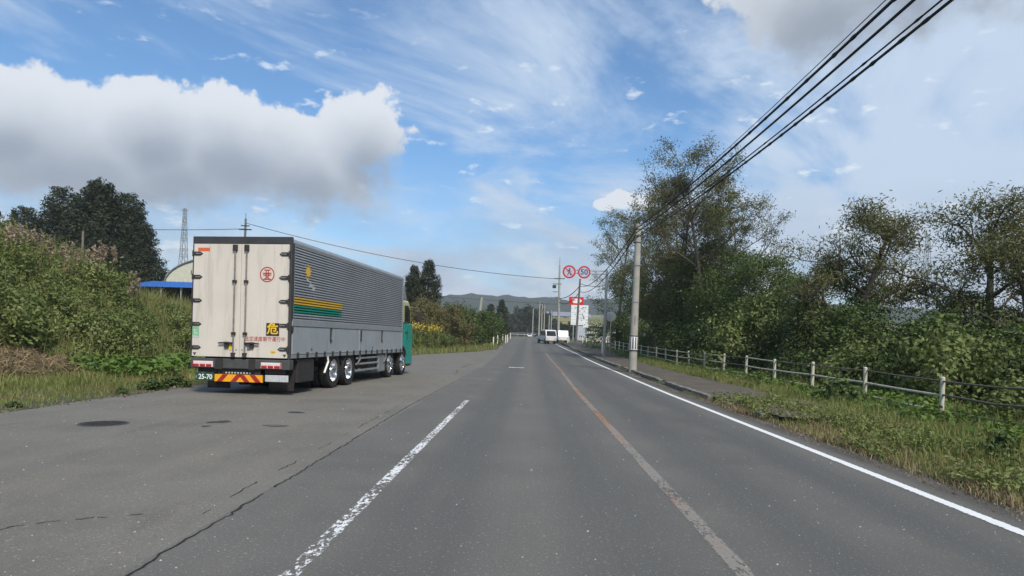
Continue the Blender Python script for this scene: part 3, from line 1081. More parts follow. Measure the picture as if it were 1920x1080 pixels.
# rear sill, lamps, plate, bumper board, mud flaps
sill = MB().box(-HW, HW + 0.004, -0.02, 0.22, 0.615, 0.855).build('rear_sill', mat('sill_dark', (0.060, 0.062, 0.060), 0.6, var=0.3, scale=3), lorry, 0.02)
for xa, xb in ((-0.60, -0.42), (0.24, 0.40)):
    MB().box(xa, xb, -0.04, -0.021, 0.60, 0.85).build('sill_bracket', M_IRON, sill)
for x0 in (-1.155, 0.555):
    tl = MB().box(x0, x0 + 0.50, -0.055, -0.022, 0.645, 0.785).build('tail_lamp', M_LENSW, sill, 0.008)
    for k in range(3):
        MB().box(x0 + 0.015 + k * 0.16, x0 + 0.155 + k * 0.16, -0.062, -0.0555, 0.715, 0.778).build('white_lens', M_LENSW, tl, 0.006)
        MB().box(x0 + 0.015 + k * 0.16, x0 + 0.155 + k * 0.16, -0.061, -0.0555, 0.652, 0.708).build('red_lens', M_RED, tl, 0.005)
    MB().box(x0 + (0 if x0 < 0 else 0.485), x0 + (0.015 if x0 < 0 else 0.50), -0.064, -0.0552, 0.65, 0.78).build('side_lens', M_RED, tl)
text_obj('sill_writing', '22', 0.09, M_DARKFR, sill, (-0.1, -0.0215, 0.73), RX, 0.001)
bb = MB().box(-0.655, 0.555, 0.05, 0.09, 0.30, 0.475).build('chevron_board', M_REFLYEL, lorry)
for k in range(4):
    sgn = 1 if k < 2 else -1
    xa = (-0.60, -0.25, 0.10, 0.38)[k]
    w = 0.135
    q = [(xa, 0.302), (xa + w, 0.302), (xa + w + sgn * 0.15, 0.473), (xa + sgn * 0.15, 0.473)]
    if sgn < 0:
        q = [(xa + 0.15 - 0.15 + 0.0, 0.302), (xa + w, 0.302), (xa + w - 0.15, 0.473), (xa - 0.15, 0.473)]
    q = [(min(max(a, -0.652), 0.552), b) for a, b in q]
    MB().prism(q, 'y', 0.045, 0.0495).build('red_chevron', M_REFLRED, bb)
MB().box(-0.58, 0.5, 0.06, 0.10, 0.476, 0.615).build('bumper_bracket', M_IRON, lorry)
for k in range(9):
    MB().cyl((-0.36 + 0.075 * k, 0.045, 0.515), (-0.36 + 0.075 * k, 0.058, 0.515), 0.02, n=8).build('reflector_dot', M_PALE, lorry)
pl = MB().box(-1.135, -0.66, 0.02, 0.035, 0.315, 0.51).build('number_plate', M_PLATE, lorry, 0.006, loc=(0, 0, 0))
text_obj('plate_number', '25-70', 0.165, M_WHITE, pl, (-0.872, 0.018, 0.40), RX, 0.001, weight=0.003, sx=0.92)
text_obj('plate_region', 'く', 0.07, M_WHITE, pl, (-1.10, 0.018, 0.40), RX, 0.001)
MB().box(0.625, 1.20, 0.03, 0.07, 0.325, 0.485).build('bumper_plate', mat('pale_metal', (0.60, 0.61, 0.63), 0.3, 0.3, var=0.1, scale=4), lorry, 0.01)
for xa, xb in ((-1.10, -0.62), (0.6, 1.1)):
    MB().box(xa, xb, 0.08, 0.12, 0.515, 0.613).build('bumper_bracket', M_IRON, lorry)
MB().box(-0.98, -0.36, 1.80, 1.825, 0.10, 0.80).build('mud_flap', M_FLAP, lorry)
MB().box(0.34, 0.98, 1.80, 1.825, 0.10, 0.80).build('mud_flap', M_FLAP, lorry)
MB().box(0.60, 1.225, 0.30, 0.325, 0.10, 0.60).build('mud_flap', M_FLAP, lorry)
MB().box(-0.98, -0.40, 0.30, 0.325, 0.12, 0.60).build('mud_flap', M_FLAP, lorry)
MB().box(0.78, 1.20, 0.55, 1.55, 0.28, 0.86).build('tool_box', M_IRON, lorry, 0.02)
MB().box(-1.20, -0.78, 0.55, 1.55, 0.28, 0.86).build('tool_box', M_IRON, lorry, 0.02)

# wheels
def wheel(x, y, side, name='wheel', dual=True):
    w = empty(name, (x, y, 0.49), (0, 0, 0 if side > 0 else math.pi), lorry)
    t = MB()
    pr = [(-0.05, 0.30), (0.0, 0.42), (-0.01, 0.465), (-0.05, 0.49), (-0.22, 0.49), (-0.26, 0.46), (-0.27, 0.30)]
    t.lathe(pr, (0, 0, 0), 'x', 28)
    if dual:
        t.lathe([(h - 0.31, r_) for h, r_ in pr], (0, 0, 0), 'x', 28)
    t.build('tyre', M_TYRE, w, smooth=True)
    rim = MB()
    if dual:
        rim.lathe([(-0.02, 0.31), (-0.035, 0.285), (-0.16, 0.25), (-0.17, 0.14), (-0.10, 0.13), (-0.03, 0.115), (-0.01, 0.09), (-0.01, 0.0)], (0, 0, 0), 'x', 24)
    else:
        rim.lathe([(-0.03, 0.31), (-0.05, 0.285), (-0.03, 0.24), (0.035, 0.17), (0.04, 0.12), (0.07, 0.10), (0.085, 0.0)], (0, 0, 0), 'x', 24)
    rim.build('rim', M_CHROME, w, smooth=True)
    hx = -0.165 if dual else 0.03
    nut = None
    for k in range(10):
        a = 2 * math.pi * k / 10
        if nut is None:
            nut = MB().cyl((0, 0, 0), (0.05, 0, 0), 0.02, n=6).build('wheel_nut', M_CHROME, w)
            o = nut
        else:
            o = link(nut.copy(), w)
        o.location = (hx, 0.185 * math.cos(a), 0.185 * math.sin(a))


for y in (2.90, 4.10):
    wheel(1.215, y, 1)
    wheel(-1.215, y, -1)
for y in (8.28, 9.92):
    wheel(1.20, y, 1, dual=False)
    wheel(-1.20, y, -1, dual=False)
for y in (2.90, 4.10, 8.28, 9.92):
    MB().cyl((-1.0, y, 0.49), (1.0, y, 0.49), 0.09, n=8).build('axle', M_IRON, lorry)
# near-side guard rails, tank box, far-side guard
for sx in (1, -1):
    for z in (0.78, 0.60, 0.40):
        MB().box(min(sx * 1.17, sx * 1.205), max(sx * 1.17, sx * 1.205), 4.75, 6.92, z - 0.03, z + 0.03).build('guard_rail', M_GREYRAIL, lorry, 0.006)
    for y in (4.95, 5.9, 6.8):
        MB().box(min(sx * 1.12, sx * 1.168), max(sx * 1.12, sx * 1.168), y, y + 0.05, 0.36, 0.90).build('guard_post', M_IRON, lorry)
tk = MB().box(0.55, 1.20, 6.96, 7.70, 0.26, 0.86).build('fuel_tank', mat('tank_grey', (0.26, 0.28, 0.29), 0.45, 0.3, var=0.15, scale=3), lorry, 0.05, 3)
MB().box(-1.20, -0.55, 6.7, 7.70, 0.26, 0.86).build('battery_box', M_IRON, lorry, 0.04)
for y in (2.90, 4.10):
    pr = []
    for k in range(9):
        a = math.pi * (0.12 + 0.76 * k / 8)
        pr.append((y + 0.60 * math.cos(a), 0.49 + 0.56 * math.sin(a)))
    inner = [(y + (p[0] - y) * 0.96, 0.49 + (p[1] - 0.49) * 0.96) for p in reversed(pr)]
    MB().prism([(a, min(b, 0.88)) for a, b in pr] + [(a, min(b, 0.86)) for a, b in inner], 'x', 0.62, 1.18).build('mudguard', M_IRON, lorry)

# cab
cabp = [(9.78, 0.78), (9.78, 1.98), (10.95, 1.98), (11.20, 1.95), (11.26, 1.35), (11.26, 0.42), (10.52, 0.42), (10.46, 0.75), (10.25, 1.02), (9.92, 1.12), (9.80, 1.10)]
cab = MB().prism(cabp, 'x', -1.20, 1.20).build('cab', M_TEAL, lorry, 0.10, 3)
up = [(9.78, 1.985), (9.78, 2.88), (10.70, 2.90), (10.90, 2.80), (11.17, 1.985)]
cu = MB().prism(up, 'x', -1.17, 1.17).build('cab_top', M_CABYEL, lorry, 0.08, 3)
MB().prism([(9.80, 2.885), (9.80, 3.58), (9.92, 3.60), (10.30, 3.42), (10.72, 2.91)], 'x', -1.12, 1.12).build('wind_deflector', M_CABGREY, lorry, 0.10, 3)
for sx in (1, -1):
    a, b = sorted((sx * 1.166, sx * 1.176))
    MB().prism([(10.15, 2.02), (10.15, 2.68), (10.66, 2.70), (10.86, 2.55), (11.02, 2.02)], 'x', a, b).build('side_window', M_GLASS, cu)
    a, b = sorted((sx * 1.195, sx * 1.208))
    d = MB().prism([(10.10, 1.12), (10.10, 1.96), (10.98, 1.96), (10.98, 0.72), (10.55, 0.72)], 'x', a, b).build('cab_door', M_TEAL, lorry, 0.01)
    MB().box(min(sx * 1.209, sx * 1.235), max(sx * 1.209, sx * 1.235), 10.16, 10.36, 1.62, 1.67).build('handle', M_IRON, d, 0.008)
    MB().box(min(sx * 1.209, sx * 1.214), max(sx * 1.209, sx * 1.214), 10.45, 10.50, 1.35, 1.70).build('door_slot', M_IRON, d)
    MB().box(min(sx * 0.95, sx * 1.20), max(sx * 0.95, sx * 1.20), 10.56, 10.98, 0.33, 0.41).build('cab_step', M_IRON, lorry, 0.02)
    mr = MB().box(min(sx * 1.36, sx * 1.56), max(sx * 1.36, sx * 1.56), 11.22, 11.30, 2.10, 2.52).build('mirror', M_IRON, lorry, 0.03)
    MB().tube([(sx * 1.15, 11.0, 2.66), (sx * 1.46, 11.26, 2.62), (sx * 1.46, 11.26, 2.02), (sx * 1.17, 11.05, 1.95)], 0.016, 6).build('mirror_arm', M_STEEL, mr)
    MB().box(min(sx * 0.75, sx * 1.15), max(sx * 0.75, sx * 1.15), 11.24, 11.29, 0.62, 0.84).build('headlamp', M_LENSW, lorry, 0.02)
    MB().prism([(9.50, 0.80), (9.52, 0.98), (9.70, 1.05), (10.2, 1.05), (10.38, 0.75), (10.34, 0.75), (10.18, 1.0), (9.7, 1.0), (9.58, 0.95), (9.55, 0.80)], 'x', sx * 0.85, sx * 1.19).build('front_mudguard', M_IRON, lorry)
ws = MB().add([(-1.02, 10.945, 2.72), (1.02, 10.945, 2.72), (1.06, 11.165, 2.06), (-1.06, 11.165, 2.06)], [(0, 1, 2, 3)]).build('windscreen', M_GLASS, cu)
ws.location.y = 0.012
MB().box(-1.20, 1.20, 11.18, 11.34, 0.34, 0.60).build('front_bumper', M_GREYRAIL, lorry, 0.03)
MB().box(-0.7, 0.7, 11.262, 11.275, 0.95, 1.55).build('grille', M_IRON, cab)
# ================================================================== ROADSIDE THINGS
def gz(x, y):
    return float(ground_z(np.array([x]), np.array([y]))[0])


M_CONC = mat('pole_concrete', (0.335, 0.325, 0.285), 0.85, var=0.14, scale=2.2, bump=0.25, bscale=30, dirt=(0.20, 0.195, 0.165), dirt_amt=0.55, dscale=0.9)
M_CONCD = mat('dark_concrete', (0.13, 0.13, 0.125), 0.85, var=0.2, scale=2.2)
M_GALV = mat('galvanised_steel', (0.34, 0.355, 0.36), 0.5, 0.4, var=0.12, scale=4)
M_CABLE = mat('cable_black', (0.012, 0.012, 0.013), 0.6, var=0.2, scale=3)

# manhole cover in the lay-by
mh = tag(empty('manhole_cover', (-6.64, 10.45, -0.052)), 'round dark iron manhole cover set in the lay-by tarmac', 'manhole cover')
MB().lathe([(-0.02, 0.36), (0.006, 0.36), (0.008, 0.33), (-0.02, 0.33)], (0, 0, 0), 'z', 36).build('frame', mat('manhole_rim', (0.07, 0.068, 0.062), 0.8, var=0.2, scale=6), mh)
c = MB()
c.lathe([(0.004, 0.326), (0.006, 0.31), (0.006, 0.0)], (0, 0, 0), 'z', 36)
for k in range(-5, 6):
    for j in range(-5, 6):
        if math.hypot(k, j) * 0.055 < 0.28:
            c.box(k * 0.055 - 0.016, k * 0.055 + 0.016, j * 0.055 - 0.016, j * 0.055 + 0.016, 0.0062, 0.010)
c.build('lid', mat('manhole_iron', (0.040, 0.038, 0.036), 0.7, 0.3, var=0.25, scale=9), mh)


def pole(name, x, y, h, r0, r1, m, label, cat='utility pole', lean=(0, 0), group=None, z=None):
    z = gz(x, y) - 0.05 if z is None else z
    p = tag(empty(name, (x, y, z), (lean[1], lean[0], 0)), label, cat, group)
    MB().tube([(0, 0, -0.3), (0, 0, h * 0.35), (0, 0, h * 0.7), (0, 0, h)], [r0, r0 + (r1 - r0) * 0.35, r0 + (r1 - r0) * 0.7, r1], 18).build('shaft', m, p, smooth=True)
    return p


# near concrete pole with black-and-white guard wrap
p1 = pole('utility_pole', 5.10, 33.1, 7.2, 0.205, 0.135, M_CONC, 'grey concrete utility pole with a black and white striped guard, nearest at the right kerb', lean=(0.008, 0.0))
gd = MB().lathe([(1.06, 0.212), (1.07, 0.216), (1.72, 0.210), (1.73, 0.206)], (0, 0, 0), 'z', 20).build('guard_wrap', M_WHITE, p1, smooth=True)
for k in range(10):
    a = 2 * math.pi * k / 10
    t0 = 0.17
    v = []
    for (aa, zz) in ((a - t0, 1.10), (a + t0, 1.10), (a + t0, 1.68), (a - t0, 1.68)):
        rr = 0.2185 - 0.006 * (zz - 1.1) / 0.6
        v.append((rr * math.cos(aa), rr * math.sin(aa), zz))
    MB().add(v, [(0, 1, 2, 3)]).build('black_stripe', M_IRON, gd)
for z in (1.04, 1.735):
    MB().lathe([(z - 0.025, 0.216), (z - 0.025, 0.222), (z + 0.025, 0.222), (z + 0.025, 0.214)], (0, 0, 0), 'z', 20).build('guard_band', M_IRON, gd)
for z in (6.30, 6.62, 6.95):
    MB().lathe([(z - 0.02, 0.14), (z - 0.02, 0.158), (z + 0.02, 0.158), (z + 0.02, 0.138)], (0, 0, 0), 'z', 16).box(-0.19, -0.14, -0.03, 0.03, z - 0.03, z + 0.03).build('clamp', M_IRON, p1)
for k in range(9):
    z = 2.2 + 0.45 * k
    sg_ = 1 if k % 2 else -1
    MB().cyl((sg_ * 0.12, 0, z), (sg_ * 0.29, 0, z), 0.012, n=6).build('step_bolt', M_IRON, p1)
for z in (3.4, 5.2):
    MB().lathe([(z - 0.015, 0.185), (z - 0.015, 0.197), (z + 0.015, 0.197), (z + 0.015, 0.183)], (0, 0, 0), 'z', 16).build('band', M_GALV, p1)
MB().box(-0.02, 0.02, -0.205, -0.185, 2.3, 2.75).build('plate', mat('pole_plate', (0.22, 0.23, 0.24), 0.5), p1)

# steel pole with the overhead road signs
zs = float(zr(53)) + 0.1
p2 = tag(empty('sign_pole', (5.88, 53, zs), (0, 0.006, 0)), 'slim grey steel pole carrying the overhead sign arm, second pole along the right kerb', 'sign pole')
MB().tube([(0, 0, -0.3), (0, 0, 6.75)], [0.12, 0.095], 14).build('shaft', M_GALV, p2, smooth=True)
for z in (6.44, 6.68):
    MB().cyl((0, 0, z), (-3.35, 0, z), 0.042, n=10).build('arm', M_GALV, p2, smooth=True)
MB().tube([(0, 0, 5.6), (-1.0, 0, 6.44)], 0.03, 8).build('brace', M_GALV, p2)
MB().lathe([(6.75, 0.10), (6.80, 0.07), (6.82, 0.0)], (0, 0, 0), 'z', 14).build('cap', M_GALV, p2, smooth=True)

M_SIGNRED = mat('sign_red', (0.46, 0.022, 0.035), 0.4, var=0.06, scale=3)
M_SIGNBLUE = mat('sign_blue', (0.02, 0.06, 0.32), 0.4, var=0.06, scale=3)
M_SIGNSHADED = mat('sign_shaded_white', (0.46, 0.47, 0.50), 0.4, var=0.04, scale=3)  # white sign face, greyed bluish: its shade is put into the colour


def disc_sign(x, z, rad, label):
    s = tag(empty('road_sign', (x, 52.86, z)), label, 'road sign')
    MB().lathe([(0.0, 0.0), (0.0, rad), (0.02, rad), (0.02, 0.0)], (0, 0, 0), 'y', 40).build('panel', M_SIGNSHADED, s)
    v, f = ring(0, 0, rad * 0.985, rad * 0.75, -0.004, 44)
    MB().add(v, f).build('red_ring', M_SIGNRED, s)
    for z in (-0.16, 0.12):
        MB().box(-0.25, 0.25, 0.021, 0.05, z, z + 0.06).build('bracket', M_GALV, s)
    return s


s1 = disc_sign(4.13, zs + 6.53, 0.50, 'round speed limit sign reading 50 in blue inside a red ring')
text_obj('number', '50', 0.60, M_SIGNBLUE, s1, (0.0, -0.005, 0.0), RX, 0.001, weight=0.012, sx=1.0)
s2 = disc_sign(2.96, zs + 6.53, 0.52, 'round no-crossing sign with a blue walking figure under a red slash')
c = MB()
q = 0.52 * 0.80
c.add([(-q * 0.74, -0.008, q * 0.62), (-q * 0.62, -0.008, q * 0.74), (q * 0.74, -0.008, -q * 0.62), (q * 0.62, -0.008, -q * 0.74)], [(0, 1, 2, 3)])
c.build('red_slash', M_SIGNRED, s2)
c = MB()
c.add([(0.03 + 0.06 * math.cos(2 * math.pi * k / 14), -0.006, 0.25 + 0.06 * math.sin(2 * math.pi * k / 14)) for k in range(14)], [tuple(range(14))])
for poly in ([(-0.05, 0.18), (0.08, 0.17), (0.06, -0.04), (-0.05, -0.04)], [(0.0, -0.03), (0.06, -0.04), (0.17, -0.27), (0.10, -0.29)], [(-0.05, -0.03), (0.02, -0.05), (-0.10, -0.29), (-0.17, -0.27)],
             [(0.06, 0.16), (0.09, 0.12), (0.20, 0.00), (0.17, -0.03)], [(-0.05, 0.17), (-0.03, 0.12), (-0.17, 0.00), (-0.20, 0.03)]):
    c.add([(a, -0.006, b) for a, b in poly], [(0, 1, 2, 3)])
c.build('walking_figure', M_SIGNBLUE, s2)
cm = tag(empty('traffic_mirror', (6.42, 53.6, gz(6.42, 53.6))), 'round traffic mirror seen from behind on a short post among the leaves', 'traffic mirror')
MB().cyl((0, 0, -0.2), (0, 0, 3.3), 0.04, n=10).build('post', M_GALV, cm)
MB().lathe([(-0.02, 0.0), (-0.03, 0.30), (0.02, 0.40), (0.05, 0.40), (0.05, 0.0)], (0, 0, 3.15), 'y', 28).build('mirror_back', mat('mirror_grey', (0.36, 0.40, 0.40), 0.4, var=0.1), cm, smooth=True)

# poles further along
p3 = pole('utility_pole', 6.36, 92, 8.9, 0.17, 0.12, M_CONCD, 'dark leaning utility pole in front of the red and white advertising sign', lean=(0.035, 0), z=1.05)
p4 = pole('utility_pole', 4.10, 95, 11.0, 0.20, 0.12, M_CONC, 'tall utility pole with crossarm and lamp box beside the small white trucks', lean=(-0.012, 0), z=1.05)
MB().box(-0.75, 0.75, -0.15, 0.05, 9.05, 9.15).build('crossarm', M_IRON, p4)
MB().box(-0.9, 0.3, -0.15, 0.05, 8.3, 8.38).build('crossarm', M_IRON, p4)
MB().tube([(0, 0, 10.95), (0, 0, 12.1)], 0.03, 6).build('top_spike', M_IRON, p4)
MB().box(-0.95, -0.45, -0.2, 0.2, 7.75, 8.2).build('transformer', M_IRON, p4, 0.05)
MB().box(-0.9, -0.2, -0.05, 0.05, 7.2, 7.28).build('bracket', M_IRON, p4)
gd = MB().lathe([(0.2, 0.215), (1.7, 0.205)], (0, 0, 0), 'z', 14).build('guard_wrap', M_WHITE, p4, smooth=True)
fp = [(1.15, 240, 10.3, 'pole at the far end of the road, leftmost of the distant row'), (2.55, 180, 9.7, 'pole in the distant row, nearest one beside the road'),
      (3.75, 210, 10.6, 'pole in the distant row, second beside the road'), (5.0, 232, 11.8, 'pole in the distant row, third beside the road'),
      (7.2, 250, 8.5, 'short pole in the distant row before the dark trees'), (8.4, 262, 10.8, 'last pole of the distant row on the right')]
for i, (x, y, h, lb) in enumerate(fp):
    p = pole('utility_pole', x, y, h, 0.22, 0.15, M_CONC, 'pale concrete ' + lb, group='utility poles far down the road', z=float(zr(y)))
    MB().box(-0.8, 0.8, -0.06, 0.06, h - 0.5, h - 0.36).build('crossarm', M_IRON, p)
    if i in (1, 2, 3):
        MB().box(-0.6, 0.6, -0.06, 0.06, h - 1.8, h - 1.68).build('crossarm', M_IRON, p)
    if i in (1, 2, 3):
        MB().cyl((0.5, 0, h - 2.9), (0.5, 0, h - 2.0), 0.28, n=10).build('transformer', M_CONCD, p)
pt = pole('utility_pole', -34.4, 80, 11.2, 0.2, 0.12, M_CONCD, 'thin utility pole with crossarm rising behind the lorry roof', z=3.6)
MB().box(-0.75, 0.75, -0.15, 0.05, 9.85, 9.97).build('crossarm', M_IRON, pt)
MB().box(-0.5, 0.5, -0.15, 0.05, 10.3, 10.4).build('crossarm', M_IRON, pt)
MB().tube([(0, 0, 11.2), (0, 0, 11.9)], 0.03, 6).build('top_spike', M_IRON, pt)
pw = pole('wooden_post', -6.9, 90, 4.0, 0.22, 0.17, M_CONC, 'short pale post leaning out of the left bushes', 'post', lean=(0.10, 0), z=2.9)
pole('utility_pole', -35.2, 52, 4.6, 0.10, 0.08, mat('wood_pole', (0.17, 0.15, 0.11), 0.9), 'thin wooden pole standing before the dark cedar grove', z=4.2)


def wire(pts, r, label, sag=0.0, n=24, knots=0, seed=0, group=None, name='overhead_cable', wrap=None):
    A, B = Vector(pts[0]), Vector(pts[1])
    P = []
    for k in range(n + 1):
        t = k / n
        p = A.lerp(B, t)
        p.z -= sag * 4 * t * (1 - t)
        P.append(p)
    m = MB().tube(P, r, 6)
    if knots:
        rr = random.Random(seed)
        for k in range(knots):
            t = (k + 0.3 + 0.4 * rr.random()) / knots
            i = min(int(t * n), n - 1)
            p = P[i].lerp(P[i + 1], t * n - i)
            d = (P[i + 1] - P[i]).normalized()
            m.tube([p - d * 0.12, p - d * 0.03, p + d * 0.04, p + d * 0.12], [r * 1.0, r * (1.2 + 0.4 * rr.random()), r * 1.3, r * 1.0], 6)
    o = m.build(name, M_CABLE, None)
    return tag(o, label, 'cable', group)


# cables from the near pole to the next pole behind the camera
E0 = -12.0
wire([(4.98, 33.0, 7.02), (5.30, E0, 7.45)], 0.026, 'thick lashed black cable, topmost of the overhead bundle from the near pole', 0.62, 60, 44, 1)
wire([(4.98, 33.0, 7.10), (5.27, E0, 7.52)], 0.008, 'thin support wire just above the topmost overhead cable', 0.60, 60)
wire([(5.02, 33.0, 6.84), (5.46, E0, 7.24)], 0.024, 'smooth black overhead cable between the two lashed bundles', 0.60, 60)
wire([(5.06, 33.0, 6.62), (5.58, E0, 6.96)], 0.022, 'lower knotted black overhead cable on the right', 0.72, 60, 60, 2)
wire([(5.06, 33.0, 6.70), (5.56, E0, 7.04)], 0.014, 'thin wire twisted close above the lower knotted overhead cable', 0.70, 60, 30, 3)
# onward from the near pole
wire([(5.0, 33.2, 6.95), (6.55, 92, 9.0)], 0.03, 'black cable running from the near pole into the trees', 1.0)
wire([(5.0, 33.2, 6.65), (6.55, 92, 8.3)], 0.03, 'lower black cable running from the near pole into the trees', 1.1)
wire([(6.60, 92, 8.9), (3.95, 95, 7.4)], 0.05, 'slack black cable looping from the leaning pole past the red sign', 0.5)
wire([(6.60, 92, 8.1), (3.95, 95, 6.9)], 0.045, 'lower slack black cable looping past the red sign', 0.8)
wire([(6.65, 92, 9.3), (9.5, 84, 8.6)], 0.04, 'short black cable from the leaning pole into the leaves', 0.3)
wire([(-34.4, 80, 14.3), (4.0, 95, 10.1)], 0.035, 'long black wire crossing over the road above the lorry', 1.1, 40)
wire([(-34.4, 80, 13.6), (-62, 86, 14.2)], 0.035, 'black wire from the thin pole to the cedar grove', 0.3)
wire([(-60, 118, 13.0), (4.0, 98, 6.7)], 0.022, 'faint low wire crossing far behind the lorry', 1.0, 40)

# ---- fence of white posts and thin rails
M_POST = mat('fence_white', (0.50, 0.48, 0.38), 0.6, var=0.15, scale=6, dirt=(0.26, 0.23, 0.15), dirt_amt=0.6, dscale=3)
M_RUST = mat('fence_rust', (0.125, 0.105, 0.085), 0.8, var=0.3, scale=9)
fence = tag(empty('roadside_fence', (8.75, 1.7, 0)), 'low white post and rail fence, peeling and partly rusty, along the right verge', 'fence')
r = np.random.default_rng(11)
pm = None
fy = [1.7 + 3.2 * k for k in range(24)]
tops = []
for i, y in enumerate(fy):
    x = 8.75 + r.normal(0, 0.02)
    z = gz(x, y) - 0.02
    ln = (r.normal(0, 0.02), r.normal(0, 0.025))
    if pm is None:
        mb = MB().tube([(0, 0, -0.3), (0, 0, 1.00), (0, 0, 1.02)], [0.050, 0.050, 0.032], 10)
        pm = mb.build('post', M_POST, fence, smooth=True)
        o = pm
    else:
        o = link(pm.copy(), fence)
    o.location = Vector((x, y, z)) - fence.location
    o.rotation_euler = (ln[0], ln[1], r.uniform(0, 6))
    tops.append((x, y, z, ln))
for i in range(len(fy) - 1):
    a, b = tops[i], tops[i + 1]
    for k, (hh, rad) in enumerate(((0.93, 0.024), (0.62, 0.028), (0.30, 0.026))):
        pa = Vector((a[0] + a[3][1] * hh, a[1] - a[3][0] * hh, a[2] + hh)) - fence.location
        pb = Vector((b[0] + b[3][1] * hh, b[1] - b[3][0] * hh, b[2] + hh + r.normal(0, 0.015))) - fence.location
        rusty = (k == 0 and i in (4, 5, 6, 8, 10)) or (i == 8 and k == 1) or i < 4
        mid = pa.lerp(pb, 0.5)
        mid.z -= abs(r.normal(0, 0.02))
        MB().tube([pa, mid, pb], rad * (0.8 if rusty else 1), 7).build('rail', M_RUST if rusty else M_POST, fence)

# ---- slim white marker posts
M_MARK = mat('marker_white', (0.70, 0.70, 0.58), 0.6, var=0.1, scale=6)
mk = [(-3.75, 71, 1.0, 'white marker post nearest the lay-by end, first of the left row'), (-3.55, 76, 1.05, 'white marker post, second of the left row'),
      (-3.40, 87, 0.95, 'white marker post, third of the left row, at the bushes'), (-2.92, 84, 0.95, 'white marker post, fourth of the left row, near the road'),
      (-2.82, 88, 0.95, 'white marker post, last of the left row, near the road'), (-3.3, 118, 0.9, 'tiny far white marker post on the left')]
mk += [(6.35, 58.5, 1.0, 'white marker post beside the walkway before the dark leaning pole'), (5.1, 89.5, 0.9, 'white marker post left of the dark leaning pole'),
       (5.7, 97, 0.9, 'white marker post beyond the small trucks'), (7.6, 96, 0.9, 'white marker post at the foot of the white sign tower'), (8.3, 98, 0.9, 'white marker post right of the sign tower foot')]
mm = None
for (x, y, h, lb) in mk:
    t = tag(empty('marker_post', (x, y, float(zr(y)))), lb, 'marker post', 'white marker posts along the road')
    if mm is None:
        mm = [MB().cyl((0, 0, -0.3), (0, 0, 1.0), 0.075, 0.07, 10).build('shaft', M_MARK, t, 0.01), MB().lathe([(1.0, 0.07), (1.03, 0.06), (1.05, 0.0)], (0, 0, 0), 'z', 10).build('cap', M_MARK, t)]
    else:
        for k in mm:
            link(k.copy(), t)
    t.scale = (1, 1, h)

# ---- red-topped advertising tower
sg = tag(empty('advertising_tower', (8.6, 120, 1.5)), 'tall white advertising tower with a red board and white emblem on top', 'billboard')
M_ADRED = mat('board_red', (0.60, 0.012, 0.02), 0.4, var=0.06, scale=1)
M_ADWHITE = mat('board_white', (0.70, 0.72, 0.73), 0.45, var=0.05, scale=0.8)
for xa in (-0.9, 1.44):
    MB().box(xa, xa + 0.15, -0.1, 0.1, 0, 2.79).build('leg', M_GALV, sg)
rb = MB().box(-1.75, 0.85, -0.16, 0.16, 6.36, 7.78).build('red_board', M_ADRED, sg, 0.02)
c = MB()
em = [(-1.05, 6.72), (-0.80, 6.66), (-0.2, 6.66), (0.32, 6.86), (0.55, 7.12), (0.20, 7.42), (-0.35, 7.47), (-1.25, 7.47), (-0.98, 7.28), (-0.45, 7.28), (-0.75, 7.1), (-1.3, 7.05), (-0.95, 6.92)]
c.prism(em, 'y', -0.175, -0.1605)
c.build('white_emblem', M_WHITE, rb)
c = MB()
c.prism([(-0.25, 6.86), (0.05, 6.92), (0.2, 7.1), (0.02, 7.26), (-0.25, 7.28)], 'y', -0.182, -0.1755)
c.build('emblem_hollow', M_ADRED, rb)
wb = MB().box(-1.32, 1.72, -0.14, 0.14, 2.80, 6.34).build('white_board', M_ADWHITE, sg, 0.02)
M_INK = mat('board_ink', (0.10, 0.105, 0.12), 0.6, var=0.2, scale=4)
for z in (3.1, 3.75, 4.35, 5.0, 5.65):
    MB().box(-1.30, 1.70, -0.146, -0.1405, z - 0.012, z + 0.012).build('seam', M_INK, wb)
rr = random.Random(4)
for row, z in enumerate((5.95, 5.72, 5.3, 4.68, 4.05)):
    x = -0.75 + 0.15 * row % 0.4
    while x < 1.3 - row * 0.1:
        w = rr.uniform(0.12, 0.4)
        if rr.random() < 0.55:
            MB().box(x, x + w, -0.147, -0.1405, z - 0.06, z + 0.06).build('print', M_INK, wb)
        x += w + 0.12
MB().prism([(0.55, 4.85), (0.68, 4.88), (1.15, 3.95), (1.02, 3.92)], 'y', -0.149, -0.1405).build('dark_slash', M_INK, wb)
lb_ = MB().box(-0.1, 1.42, -0.13, 0.13, 0.0, 2.66).build('lower_board', mat('lower_grey', (0.42, 0.44, 0.49), 0.5, var=0.06), sg, 0.02)
MB().box(0.25, 0.42, -0.137, -0.1305, 0.7, 0.95).build('print', M_INK, lb_)
MB().box(0.55, 0.8, -0.137, -0.1305, 0.65, 0.95).build('print', M_INK, lb_)

